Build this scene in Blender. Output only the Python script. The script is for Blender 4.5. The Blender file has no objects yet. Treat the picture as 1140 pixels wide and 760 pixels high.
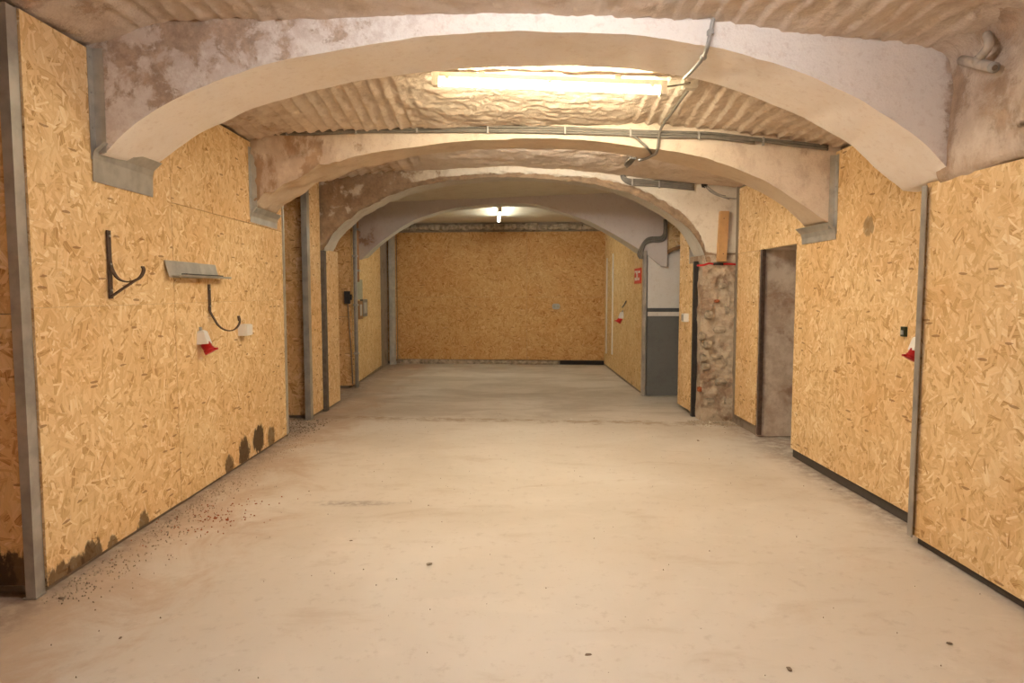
import bpy, math, random
from mathutils import Vector, noise

random.seed(7)
SC = bpy.context.scene
COL = SC.collection

# ------------------------------------------------------------------ camera
EYE = 1.4                      # camera height (m)
F = 760.0                      # focal length in pixels of the 1140x760 frame
PITCH = math.atan(55 / F)      # looking slightly down
YAW = math.atan(3 / F)         # and a touch to the right of the room's axis
cam_d = bpy.data.cameras.new('camera')
cam_d.sensor_width = 36.0
cam_d.lens = 36.0 * F / 1140.0
cam_d.clip_start = 0.02
cam = bpy.data.objects.new('camera', cam_d)
COL.objects.link(cam)
cam.location = (0, 0, EYE)
cam.rotation_euler = (math.pi / 2 - PITCH, 0, -YAW)
SC.camera = cam

# ------------------------------------------------------------------ world, exposure
w = bpy.data.worlds.new('world')
SC.world = w
w.use_nodes = True
w.node_tree.nodes['Background'].inputs[0].default_value = (0.02, 0.018, 0.016, 1)
w.node_tree.nodes['Background'].inputs[1].default_value = 0.3
SC.view_settings.view_transform = 'Standard'
SC.view_settings.look = 'None'
SC.view_settings.gamma = 1.0
SC.view_settings.use_curve_mapping = False
SC.view_settings.exposure = 1.82
SC.cycles.max_bounces = 10
SC.cycles.diffuse_bounces = 8
SC.cycles.sample_clamp_indirect = 6.0

# lamp strengths (each tube is the only light source of its bay)
LAMP_FRONT = ((1.0, 0.98, 0.97), 45.0)
LAMP_MAIN = ((1.0, 0.87, 0.58), 44.0)
LAMP_HIDDEN = ((1.0, 0.94, 0.78), 52.0)
LAMP_FAR = ((1.0, 0.98, 0.82), 24.0)


# ------------------------------------------------------------------ survey helpers: sight line -> point on a known plane
def sight(px, py):
    u = (px - 570) / F
    v = (380 - py) / F
    dy = math.cos(PITCH) + v * math.sin(PITCH)
    dz = -math.sin(PITCH) + v * math.cos(PITCH)
    c, s = math.cos(YAW), math.sin(YAW)
    return Vector((u * c + dy * s, -u * s + dy * c, dz))


def onY(px, py, Y):
    d = sight(px, py)
    return d * (Y / d.y) + Vector((0, 0, EYE))


def onX(px, py, X):
    d = sight(px, py)
    return d * (X / d.x) + Vector((0, 0, EYE))


def onZ(px, py, Z=0.0):
    d = sight(px, py)
    return d * ((Z - EYE) / d.z) + Vector((0, 0, EYE))


def onPlan(px, py, a, b):
    """point of the sight line on the upright plane through plan points a, b"""
    d = sight(px, py)
    n = (b[1] - a[1], -(b[0] - a[0]))
    t = (a[0] * n[0] + a[1] * n[1]) / (d.x * n[0] + d.y * n[1])
    return d * t + Vector((0, 0, EYE))


def lerp(a, b, t):
    return a + (b - a) * t


def table(pts, x):
    if x <= pts[0][0]:
        return pts[0][1]
    for (x0, y0), (x1, y1) in zip(pts, pts[1:]):
        if x <= x1:
            t = (x - x0) / (x1 - x0)
            return lerp(y0, y1, t)
    return pts[-1][1]


def smooth01(t):
    t = max(0.0, min(1.0, t))
    return t * t * (3 - 2 * t)


def stable(pts, x, r=0.18):
    return sum(table(pts, x + r * k) for k in (-1, -.5, 0, .5, 1)) / 5.0


def fbm(p, sc, oct_=3):
    s, a = 0.0, 1.0
    for k in range(oct_):
        s += a * noise.noise(Vector((p[0] * sc, p[1] * sc, p[2] * sc)))
        sc *= 2.1
        a *= 0.5
    return s


# ------------------------------------------------------------------ materials
class NT:
    def __init__(self, name):
        self.m = bpy.data.materials.new(name)
        self.m.use_nodes = True
        self.t = self.m.node_tree
        self.b = self.t.nodes['Principled BSDF']

    def n(self, typ, **kw):
        nd = self.t.nodes.new(typ)
        for k, v in kw.items():
            setattr(nd, k, v)
        return nd

    def put(self, sock, v):
        if hasattr(v, 'is_output') or isinstance(v, bpy.types.NodeSocket):
            self.t.links.new(v, sock)
        elif isinstance(v, (tuple, list)) and len(v) == 3 and sock.type == 'RGBA':
            sock.default_value = (*v, 1)
        else:
            sock.default_value = v

    def math(self, op, a, b=None, c=None, clamp=False):
        nd = self.n('ShaderNodeMath', operation=op, use_clamp=clamp)
        self.put(nd.inputs[0], a)
        if b is not None:
            self.put(nd.inputs[1], b)
        if c is not None:
            self.put(nd.inputs[2], c)
        return nd.outputs[0]

    def sstep(self, v, lo, hi):
        nd = self.n('ShaderNodeMapRange', interpolation_type='SMOOTHSTEP')
        self.put(nd.inputs[0], v)
        nd.inputs[1].default_value = lo
        nd.inputs[2].default_value = hi
        return nd.outputs[0]

    def mix(self, f, a, b, mode='MIX'):
        nd = self.n('ShaderNodeMix', data_type='RGBA', blend_type=mode)
        self.put(nd.inputs[0], f)
        self.put(nd.inputs[6], a)
        self.put(nd.inputs[7], b)
        return nd.outputs[2]

    def ramp(self, v, stops):
        nd = self.n('ShaderNodeValToRGB')
        self.put(nd.inputs[0], v)
        el = nd.color_ramp.elements
        while len(el) < len(stops):
            el.new(0.5)
        for e, (p, c) in zip(el, stops):
            e.position = p
            e.color = (*c, 1)
        return nd.outputs[0]

    def mapping(self, vec, loc=(0, 0, 0), rot=(0, 0, 0), sc=(1, 1, 1)):
        nd = self.n('ShaderNodeMapping')
        self.put(nd.inputs[0], vec)
        nd.inputs[1].default_value = loc
        nd.inputs[2].default_value = rot
        nd.inputs[3].default_value = sc
        return nd.outputs[0]

    def noise(self, vec, scale, detail=4, rough=0.55, dist=0.0):
        nd = self.n('ShaderNodeTexNoise')
        self.put(nd.inputs['Vector'], vec)
        nd.inputs['Scale'].default_value = scale
        nd.inputs['Detail'].default_value = detail
        nd.inputs['Roughness'].default_value = rough
        nd.inputs['Distortion'].default_value = dist
        return nd.outputs['Fac']

    def pos(self):
        return self.n('ShaderNodeNewGeometry').outputs['Position']

    def uv(self):
        return self.n('ShaderNodeTexCoord').outputs['UV']

    def bump(self, h, strength, dist=0.01):
        nd = self.n('ShaderNodeBump')
        nd.inputs['Strength'].default_value = strength
        nd.inputs['Distance'].default_value = dist
        self.put(nd.inputs['Height'], h)
        self.t.links.new(nd.outputs[0], self.b.inputs['Normal'])

    def done(self, col, rough=0.8, metal=0.0, spec=0.3):
        self.put(self.b.inputs['Base Color'], col)
        self.put(self.b.inputs['Roughness'], rough)
        self.b.inputs['Metallic'].default_value = metal
        self.b.inputs['Specular IOR Level'].default_value = spec
        return self.m


def osb_mat(name, tint, damp=0.0, sc=1.0, spots=()):
    """pressed strand board: overlapping wood strands at many angles; spots = damp or burnt marks (point, radius, strength)"""
    N = NT(name)
    uv = N.uv()
    wob = N.n('ShaderNodeTexNoise', noise_dimensions='2D')
    N.put(wob.inputs['Vector'], uv)
    wob.inputs['Scale'].default_value = 7.0
    wob.inputs['Detail'].default_value = 1.0
    wv = N.n('ShaderNodeVectorMath', operation='MULTIPLY_ADD')
    N.put(wv.inputs[0], wob.outputs['Color'])
    wv.inputs[1].default_value = (0.016, 0.016, 0)
    N.put(wv.inputs[2], uv)
    base = wv.outputs[0]
    stops = [(0.0, (0.42, 0.23, 0.09)), (0.10, (0.58, 0.38, 0.175)), (0.30, (0.69, 0.495, 0.255)),
             (0.62, (0.745, 0.56, 0.31)), (0.88, (0.795, 0.625, 0.375)), (1.0, (0.87, 0.745, 0.53))]
    col = None
    hgt = None
    lay = [(0.30, 9, 38, 0.0), (-0.8, 9, 44, 0.4), (1.2, 8, 40, 0.55)]
    for k, (ang, sx, sy, thr) in enumerate(lay):
        mp = N.mapping(base, loc=(k * 3.7, k * 1.9, 0), rot=(0, 0, ang))
        mp2 = N.mapping(mp, sc=(sx * sc, sy * sc, 1))
        v = N.n('ShaderNodeTexVoronoi', voronoi_dimensions='2D', feature='F1')
        N.put(v.inputs['Vector'], mp2)
        v.inputs['Scale'].default_value = 1.0
        sep = N.n('ShaderNodeSeparateColor')
        N.put(sep.inputs[0], v.outputs['Color'])
        gr = N.n('ShaderNodeTexNoise', noise_dimensions='2D')
        N.put(gr.inputs['Vector'], N.mapping(mp, sc=(9, 190, 1)))
        gr.inputs['Scale'].default_value = 1.0
        gr.inputs['Detail'].default_value = 1.0
        tone = N.math('ADD', N.math('MULTIPLY', sep.outputs[1], 0.86), N.math('MULTIPLY', gr.outputs['Fac'], 0.42))
        c = N.ramp(N.math('SUBTRACT', tone, 0.13, clamp=True), stops)
        rim = N.sstep(v.outputs['Distance'], 0.38, 0.60)
        c = N.mix(N.math('MULTIPLY', rim, 0.26), c, (0.42, 0.25, 0.11))
        if col is None:
            col, hgt = c, sep.outputs[1]
        else:
            m = N.math('GREATER_THAN', sep.outputs[0], thr)
            m = N.math('MULTIPLY', m, N.math('LESS_THAN', v.outputs['Distance'], 0.60))
            col = N.mix(m, col, c)
            if k == 2:
                hgt = N.math('ADD', N.math('MULTIPLY', hgt, N.math('SUBTRACT', 1.0, m)), N.math('MULTIPLY', sep.outputs[1], m))
    # loose strands, each lying at its own random angle
    for k, (den, ln, wd, keep) in enumerate([(10, 0.62, 0.15, 0.0), (12, 0.60, 0.12, 0.1), (9, 0.66, 0.17, 0.25), (14, 0.58, 0.11, 0.1),
                                             (11, 0.62, 0.14, 0.25), (16, 0.62, 0.09, 0.2), (13, 0.66, 0.065, 0.3)]):
        mp = N.mapping(base, loc=(5.3 + k * 2.37, 1.1 + k * 4.71, 0), rot=(0, 0, 0.4 * k), sc=(den * sc, den * sc, 1))
        v = N.n('ShaderNodeTexVoronoi', voronoi_dimensions='2D', feature='F1')
        N.put(v.inputs['Vector'], mp)
        v.inputs['Scale'].default_value = 1.0
        lv = N.n('ShaderNodeVectorMath', operation='SUBTRACT')
        N.put(lv.inputs[0], mp)
        N.put(lv.inputs[1], v.outputs['Position'])
        sep = N.n('ShaderNodeSeparateColor')
        N.put(sep.inputs[0], v.outputs['Color'])
        rot = N.n('ShaderNodeVectorRotate', rotation_type='Z_AXIS')
        N.put(rot.inputs['Vector'], lv.outputs[0])
        N.put(rot.inputs['Angle'], N.math('MULTIPLY', sep.outputs[0], 12.566))
        xy = N.n('ShaderNodeSeparateXYZ')
        N.put(xy.inputs[0], rot.outputs[0])
        ax = N.math('ABSOLUTE', xy.outputs[0])
        ay = N.math('ABSOLUTE', xy.outputs[1])
        wid = N.math('MULTIPLY', N.math('ADD', N.math('MULTIPLY', sep.outputs[2], 0.9), 0.55), wd)
        m = N.math('MULTIPLY', N.math('LESS_THAN', ax, ln), N.math('LESS_THAN', ay, wid))
        if keep:
            m = N.math('MULTIPLY', m, N.math('GREATER_THAN', sep.outputs[2], keep))
        gv = N.n('ShaderNodeVectorMath', operation='ADD')
        N.put(gv.inputs[0], rot.outputs[0])
        N.put(gv.inputs[1], v.outputs['Position'])
        gr = N.n('ShaderNodeTexNoise', noise_dimensions='2D')
        N.put(gr.inputs['Vector'], N.mapping(gv.outputs[0], sc=(1.2, 16, 1)))
        gr.inputs['Scale'].default_value = 1.0
        gr.inputs['Detail'].default_value = 1.0
        tone = N.math('ADD', N.math('MULTIPLY', sep.outputs[1], 0.9), N.math('MULTIPLY', gr.outputs['Fac'], 0.40))
        c = N.ramp(N.math('SUBTRACT', tone, 0.14, clamp=True), stops)
        edge = N.sstep(N.math('DIVIDE', ay, wid), 0.72, 1.0)
        c = N.mix(N.math('MULTIPLY', edge, 0.22), c, (0.40, 0.23, 0.10))
        col = N.mix(m, col, c)
        if k in (2, 4, 5):
            hgt = N.math('ADD', N.math('MULTIPLY', hgt, N.math('SUBTRACT', 1.0, m)), N.math('MULTIPLY', sep.outputs[1], m))
    # few dark bark strands
    dv = N.n('ShaderNodeTexVoronoi', voronoi_dimensions='2D', feature='F1')
    N.put(dv.inputs['Vector'], N.mapping(base, loc=(9, 4, 0), rot=(0, 0, 0.6), sc=(12 * sc, 60 * sc, 1)))
    dv.inputs['Scale'].default_value = 1.0
    ds = N.n('ShaderNodeSeparateColor')
    N.put(ds.inputs[0], dv.outputs['Color'])
    dm = N.math('MULTIPLY', N.math('GREATER_THAN', ds.outputs[2], 0.986), N.math('LESS_THAN', dv.outputs['Distance'], 0.40))
    col = N.mix(N.math('MULTIPLY', dm, 0.75), col, (0.27, 0.13, 0.05))
    fine = N.noise(uv, 1.3, 3)
    col = N.mix(N.sstep(fine, 0.35, 0.75), col, N.mix(1.0, col, (0.93, 0.86, 0.78), 'MULTIPLY'))
    col = N.mix(1.0, col, tint, 'MULTIPLY')
    # damp mould creeping up from the floor in blotches
    p = N.pos()
    if damp > 0:
        sp = N.n('ShaderNodeSeparateXYZ')
        N.put(sp.inputs[0], p)
        low = N.math('SUBTRACT', 1.0, N.sstep(sp.outputs[2], 0.02, 0.30))
        dn = N.noise(p, 2.6, 6, 0.65)
        dmask = N.sstep(N.math('ADD', dn, N.math('MULTIPLY', low, 0.22 + damp)), 0.80, 0.90)
        col = N.mix(N.math('MULTIPLY', N.math('MULTIPLY', dmask, N.sstep(low, 0.02, 0.3)), 0.88), col, (0.085, 0.045, 0.02))
    if spots:
        sn = N.noise(N.mapping(p, sc=(1, 1, 0.5)), 20.0, 6, 0.75)
        for (q, rad, st) in spots:
            dd = N.n('ShaderNodeVectorMath', operation='DISTANCE')
            N.put(dd.inputs[0], p)
            dd.inputs[1].default_value = q
            fall = N.math('SUBTRACT', 1.0, N.math('DIVIDE', dd.outputs['Value'], rad))
            mk = N.sstep(N.math('ADD', N.math('MULTIPLY', fall, 0.55), sn), 0.56, 0.68)
            mk = N.math('MULTIPLY', mk, N.sstep(fall, 0.0, 0.25))
            col = N.mix(N.math('MULTIPLY', mk, st), col, (0.055, 0.028, 0.013))
    N.bump(hgt, 0.22, 0.003)
    return N.done(col, 0.62, spec=0.25)


def plaster_mat(name, paint, mid, brown, thr=0.62, scale=2.6, soft=0.05, bump=0.35, grain=26.0, streak=0.0):
    """old limewash over masonry; the point attribute 'wear' says where it has come off"""
    N = NT(name)
    p = N.pos()
    at = N.n('ShaderNodeAttribute', attribute_name='wear').outputs['Fac']
    q = N.mapping(p, sc=(1.0, 1.0, 1.0 - streak * 0.8))
    n1 = N.noise(q, scale, 9, 0.68, 0.3)
    n2 = N.noise(q, scale * 2.3, 7, 0.7)
    n3 = N.noise(p, grain, 6, 0.65)
    n4 = N.noise(p, grain * 3.6, 3, 0.6)
    worn = N.math('ADD', n1, at)
    col = N.mix(N.sstep(N.math('ADD', n2, N.math('MULTIPLY', at, 0.8)), 0.46, 0.68), paint, mid)
    dark = N.mix(N.sstep(n2, 0.3, 0.7), brown, tuple(c * 1.55 for c in brown))
    m = N.sstep(worn, thr - soft, thr + soft)
    col = N.mix(m, col, dark)
    col = N.mix(N.math('MULTIPLY', N.sstep(n3, 0.52, 0.72), 0.35), col, N.mix(1.0, col, (0.74, 0.66, 0.60), 'MULTIPLY'))
    col = N.mix(N.math('MULTIPLY', N.sstep(n4, 0.60, 0.74), 0.3), col, tuple(c * 0.7 for c in mid))
    h = N.math('ADD', N.math('MULTIPLY', n3, 0.6), N.math('MULTIPLY', m, -0.35))
    h = N.math('ADD', h, N.math('MULTIPLY', n4, 0.25))
    N.bump(h, bump, 0.02)
    return N.done(col, 0.9, spec=0.15)


def plain(name, col, rough=0.5, metal=0.0, spec=0.4, var=0.12, scale=18.0):
    N = NT(name)
    n1 = N.noise(N.pos(), scale, 5, 0.6)
    c = N.mix(N.sstep(n1, 0.35, 0.7), col, tuple(x * (1 - var) for x in col))
    return N.done(c, rough, metal, spec)


def floor_mat():
    N = NT('concrete_floor')
    p = N.pos()
    sp = N.n('ShaderNodeSeparateXYZ')
    N.put(sp.inputs[0], p)
    X, Y = sp.outputs[0], sp.outputs[1]
    big = N.noise(p, 0.55, 5, 0.55, 0.4)
    med = N.noise(N.mapping(p, rot=(0, 0, 0.35), sc=(1.0, 2.2, 1)), 1.5, 8, 0.66, 0.5)
    fin = N.noise(p, 14, 7, 0.7)
    mic = N.noise(p, 70, 4, 0.65)
    col = N.mix(N.sstep(big, 0.36, 0.66), (0.57, 0.515, 0.445), (0.655, 0.61, 0.55))
    col = N.mix(N.math('MULTIPLY', N.sstep(med, 0.53, 0.74), 0.5), col, (0.44, 0.355, 0.27))
    col = N.mix(N.math('MULTIPLY', N.sstep(med, 0.44, 0.30), 0.35), col, (0.70, 0.64, 0.57))
    # rust brown dirt washed along the left wall
    side = N.math('SUBTRACT', 1.0, N.sstep(X, -2.15, -0.9))
    dirt = N.noise(N.mapping(p, sc=(1.2, 0.9, 1)), 1.7, 8, 0.7, 0.6)
    md = N.sstep(N.math('ADD', dirt, N.math('MULTIPLY', side, 0.36)), 0.62, 0.86)
    col = N.mix(N.math('MULTIPLY', md, 0.54), col, (0.42, 0.275, 0.165))
    # grey crumbs right at the foot of both walls
    edge = N.math('MAXIMUM', N.math('SUBTRACT', 1.0, N.sstep(X, -2.2, -1.93)), N.sstep(X, 2.12, 2.42))
    me = N.math('MULTIPLY', edge, N.sstep(N.noise(p, 9, 7, 0.75), 0.34, 0.62))
    col = N.mix(N.math('MULTIPLY', me, 0.75), col, (0.27, 0.205, 0.16))
    # right side smear
    sr = N.math('MULTIPLY', N.sstep(X, 1.3, 2.2), N.sstep(N.noise(p, 2.2, 6, 0.7), 0.5, 0.72))
    col = N.mix(N.math('MULTIPLY', sr, 0.4), col, (0.40, 0.27, 0.19))
    # dirt collected in the slab joint under the third arch
    wj = N.math('ADD', N.math('MULTIPLY', X, -0.10), N.math('MULTIPLY', N.math('SUBTRACT', N.noise(p, 3.0, 5, 0.7), 0.5), 0.5))
    jd = N.math('ABSOLUTE', N.math('SUBTRACT', N.math('SUBTRACT', Y, 7.42), wj))
    jm = N.math('MULTIPLY', N.math('SUBTRACT', 1.0, N.sstep(jd, 0.03, 0.17)), N.sstep(N.noise(p, 5.0, 6, 0.7), 0.40, 0.60))
    col = N.mix(N.math('MULTIPLY', jm, 0.7), col, (0.30, 0.205, 0.115))
    # far slab is greyer and dirtier
    far = N.math('MULTIPLY', N.sstep(Y, 7.3, 7.7), N.sstep(N.noise(N.mapping(p, sc=(0.7, 1.4, 1)), 1.2, 7, 0.65, 0.6), 0.38, 0.64))
    col = N.mix(N.math('MULTIPLY', far, 0.55), col, (0.36, 0.30, 0.235))
    # dark oil smear and chalk scuffs
    sm = N.n('ShaderNodeVectorMath', operation='DISTANCE')
    N.put(sm.inputs[0], N.mapping(p, loc=(1.04 * 1.2, -4.47 * 6.0, 0), rot=(0, 0, 0), sc=(1.2, 6.0, 1)))
    sm.inputs[1].default_value = (0, 0, 0)
    mo = N.math('MULTIPLY', N.math('SUBTRACT', 1.0, N.sstep(sm.outputs['Value'], 0.05, 0.55)), N.sstep(fin, 0.36, 0.58))
    col = N.mix(N.math('MULTIPLY', mo, 0.55), col, (0.17, 0.12, 0.10))
    sc_ = N.noise(N.mapping(p, rot=(0, 0, 0.9), sc=(1.0, 4.0, 1)), 4.5, 6, 0.7)
    col = N.mix(N.math('MULTIPLY', N.sstep(sc_, 0.66, 0.74), 0.45), col, (0.76, 0.71, 0.65))
    col = N.mix(N.math('MULTIPLY', N.sstep(fin, 0.54, 0.70), 0.34), col, (0.38, 0.31, 0.25))
    col = N.mix(N.math('MULTIPLY', N.sstep(mic, 0.66, 0.76), 0.5), col, (0.30, 0.24, 0.19))
    N.bump(N.math('ADD', N.math('MULTIPLY', fin, 0.6), N.math('MULTIPLY', mic, 0.4)), 0.16, 0.01)
    return N.done(col, 0.72, spec=0.28)


def emit_mat(name, col, strength):
    N = NT(name)
    N.b.inputs['Base Color'].default_value = (0.9, 0.9, 0.9, 1)
    N.b.inputs['Emission Color'].default_value = (*col, 1)
    N.b.inputs['Emission Strength'].default_value = strength
    return N.m


M = {}
M['osb'] = osb_mat('strand_board', (1.09, 1.07, 1.07))
_sp = lambda x, y, X, rad, st: (tuple(onX(x, y, X)), rad, st)
M['osb_left'] = osb_mat('strand_board_left', (1.09, 1.07, 1.07), spots=[_sp(288, 489, -2.16, 0.16, 0.92), _sp(272, 503, -2.16, 0.15, 0.92), _sp(255, 518, -2.16, 0.10, 0.8),
                        _sp(302, 486, -2.16, 0.12, 0.7), _sp(103, 618, -2.16, 0.11, 0.85), _sp(84, 634, -2.16, 0.09, 0.8), _sp(65, 648, -2.16, 0.12, 0.8), _sp(125, 606, -2.16, 0.06, 0.7), _sp(160, 582, -2.16, 0.09, 0.8)])
M['osb_right'] = osb_mat('strand_board_right', (1.09, 1.07, 1.07), spots=[_sp(967, 252, 2.40, 0.085, 0.5)])
M['osb_red'] = osb_mat('strand_board_reddish', (1.0, 0.87, 0.75), 0.10, spots=[((-2.27, 3.048, 0.09), 0.16, 0.9), ((-2.42, 3.048, 0.10), 0.2, 0.9)])  # redder tint for the boards that face the viewer
M['osb_far'] = osb_mat('strand_board_back', (0.80, 0.665, 0.51), 0.02)
M['osb_far_lit'] = osb_mat('strand_board_far_lit', (0.95, 0.95, 0.88), 0.02)  # the far lamp's cool light is put into this board tint
M['floor'] = floor_mat()
M['paint1'] = plaster_mat('limewash_first_arch', (0.80, 0.745, 0.70), (0.68, 0.60, 0.55), (0.38, 0.29, 0.225), 0.66, 7.5, 0.06)
M['soffit1'] = plaster_mat('smooth_render_first_arch', (0.89, 0.825, 0.76), (0.85, 0.77, 0.69), (0.70, 0.58, 0.48), 0.74, 1.6, 0.10, 0.12)
M['paint2'] = plaster_mat('limewash_second_arch', (0.72, 0.61, 0.50), (0.60, 0.48, 0.385), (0.33, 0.225, 0.15), 0.66, 3.6, 0.05, 0.5, 24, 0.5)
M['soffit2'] = plaster_mat('render_second_arch', (0.68, 0.565, 0.44), (0.59, 0.465, 0.345), (0.40, 0.29, 0.19), 0.70, 2.2, 0.08, 0.2)
M['paint3'] = plaster_mat('limewash_third_arch', (0.71, 0.65, 0.56), (0.58, 0.505, 0.41), (0.25, 0.175, 0.115), 0.66, 4.0, 0.05, 0.5)
M['soffit3'] = plaster_mat('render_third_arch', (0.60, 0.58, 0.53), (0.53, 0.50, 0.44), (0.38, 0.30, 0.22), 0.76, 2.0, 0.08, 0.15)
M['paint4'] = plaster_mat('grey_render_fourth_arch', (0.60, 0.555, 0.55), (0.55, 0.50, 0.49), (0.25, 0.17, 0.13), 0.72, 2.4, 0.06, 0.12)
M['vault'] = plaster_mat('vault_plaster', (0.68, 0.58, 0.49), (0.58, 0.47, 0.38), (0.36, 0.26, 0.185), 0.66, 2.8, 0.07, 0.8, 24)
M['vault_flat'] = plaster_mat('flat_ceiling_plaster', (0.62, 0.58, 0.48), (0.56, 0.51, 0.41), (0.36, 0.30, 0.22), 0.72, 1.6, 0.08, 0.1)
M['stone'] = plaster_mat('rough_masonry', (0.52, 0.43, 0.33), (0.42, 0.33, 0.25), (0.25, 0.175, 0.125), 0.60, 4.0, 0.07, 0.8, 22)
M['jamb'] = plaster_mat('door_reveal_plaster', (0.72, 0.63, 0.54), (0.56, 0.46, 0.375), (0.33, 0.235, 0.175), 0.60, 3.2, 0.09, 0.4)
M['dark_wall'] = plaster_mat('hidden_masonry', (0.30, 0.25, 0.20), (0.24, 0.19, 0.15), (0.15, 0.11, 0.08), 0.6)
M['white_paint'] = plaster_mat('white_wall_paint', (0.78, 0.74, 0.71), (0.74, 0.69, 0.65), (0.6, 0.52, 0.46), 0.85, 2.0, 0.05, 0.06)
M['grey_paint'] = plaster_mat('grey_wall_paint', (0.165, 0.165, 0.16), (0.15, 0.15, 0.145), (0.22, 0.22, 0.21), 0.80, 2.0, 0.03, 0.05)
M['dark_grey'] = plain('dark_grey_paint', (0.10, 0.10, 0.10), 0.6)
M['galv'] = plain('galvanised_steel', (0.54, 0.525, 0.485), 0.38, 0.5, 0.5, 0.25, 9)
M['galv_dull'] = plain('dull_galvanised_steel', (0.47, 0.45, 0.42), 0.38, 0.45, 0.5, 0.3, 7)
M['black'] = plain('black_iron', (0.055, 0.048, 0.045), 0.5, 0.4, 0.4, 0.3)
M['rust_iron'] = plain('dark_rusty_iron', (0.13, 0.085, 0.065), 0.55, 0.4, 0.4, 0.4, 30)
M['conduit'] = plain('grey_plastic_conduit', (0.20, 0.18, 0.155), 0.45, 0, 0.4, 0.2)
M['conduit_lt'] = plain('pale_plastic_conduit', (0.38, 0.36, 0.335), 0.45, 0, 0.4, 0.2)
M['plastic'] = plain('white_plastic', (0.78, 0.76, 0.73), 0.4, 0, 0.4, 0.06)
M['plastic_gr'] = plain('grey_plastic', (0.40, 0.40, 0.38), 0.45, 0, 0.4, 0.1)
M['red'] = plain('red_plastic', (0.55, 0.018, 0.022), 0.35, 0, 0.4, 0.2)
M['sign_red'] = plain('red_sign_print', (0.62, 0.045, 0.02), 0.5, 0, 0.3, 0.08)
M['wood'] = plain('fresh_softwood', (0.62, 0.37, 0.17), 0.7, 0, 0.2, 0.22, 6)
M['brick'] = plain('red_brick', (0.42, 0.13, 0.06), 0.9, 0, 0.1, 0.4, 30)
M['rubble'] = plain('mortar_stone', (0.50, 0.42, 0.325), 0.95, 0, 0.1, 0.5, 14)
M['cardboard'] = plain('brown_card', (0.30, 0.17, 0.08), 0.8)
M['green_grey'] = plain('pale_green_grey_card', (0.38, 0.38, 0.29), 0.8)
M['clay'] = plain('pale_clay_pipe', (0.56, 0.49, 0.42), 0.7, 0, 0.2, 0.2)
M['dark'] = plain('dark_void', (0.03, 0.022, 0.018), 0.9)
M['dark_rust'] = plain('dark_rusted_edge', (0.15, 0.125, 0.11), 0.7, 0.1, 0.3, 0.4, 12)
M['gap_shade'] = plain('plinth_gap_shade', (0.085, 0.07, 0.06), 0.8)  # plinth colour carries the shade of the gap under the boards
M['crumb'] = plain('brown_crumb', (0.20, 0.145, 0.10), 0.9)
M['lamp_body'] = plain('lamp_housing_white', (0.72, 0.66, 0.58), 0.5)
M['copper'] = plain('copper_pipe', (0.45, 0.25, 0.13), 0.5, 0.3)


# ------------------------------------------------------------------ mesh helpers
def mesh_obj(name, verts, faces, mats, parent=None, smooth=False, fmat=None, uvoff=None, wear=None, uvs=None):
    me = bpy.data.meshes.new(name)
    me.from_pydata([tuple(v) for v in verts], [], faces)
    mats = mats if isinstance(mats, (list, tuple)) else [mats]
    for m in mats:
        me.materials.append(M[m] if isinstance(m, str) else m)
    if fmat:
        me.polygons.foreach_set('material_index', fmat)
    if smooth:
        me.polygons.foreach_set('use_smooth', [True] * len(me.polygons))
    me.update()
    if uvoff is not None:
        uv = me.uv_layers.new(name='UVMap')
        for poly in me.polygons:
            n = poly.normal
            ax = max(range(3), key=lambda k: abs(n[k]))
            for li in poly.loop_indices:
                c = me.vertices[me.loops[li].vertex_index].co
                if ax == 0:
                    q = (c.y, c.z)
                elif ax == 1:
                    q = (c.x, c.z)
                else:
                    q = (c.x, c.y)
                uv.data[li].uv = (q[0] + uvoff[0], q[1] + uvoff[1])
    if wear is not None:
        at = me.attributes.new('wear', 'FLOAT', 'POINT')
        at.data.foreach_set('value', wear)
    o = bpy.data.objects.new(name, me)
    COL.objects.link(o)
    if parent is not None:
        o.parent = parent
        o.matrix_parent_inverse = parent.matrix_basis.inverted()
    return o


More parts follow.
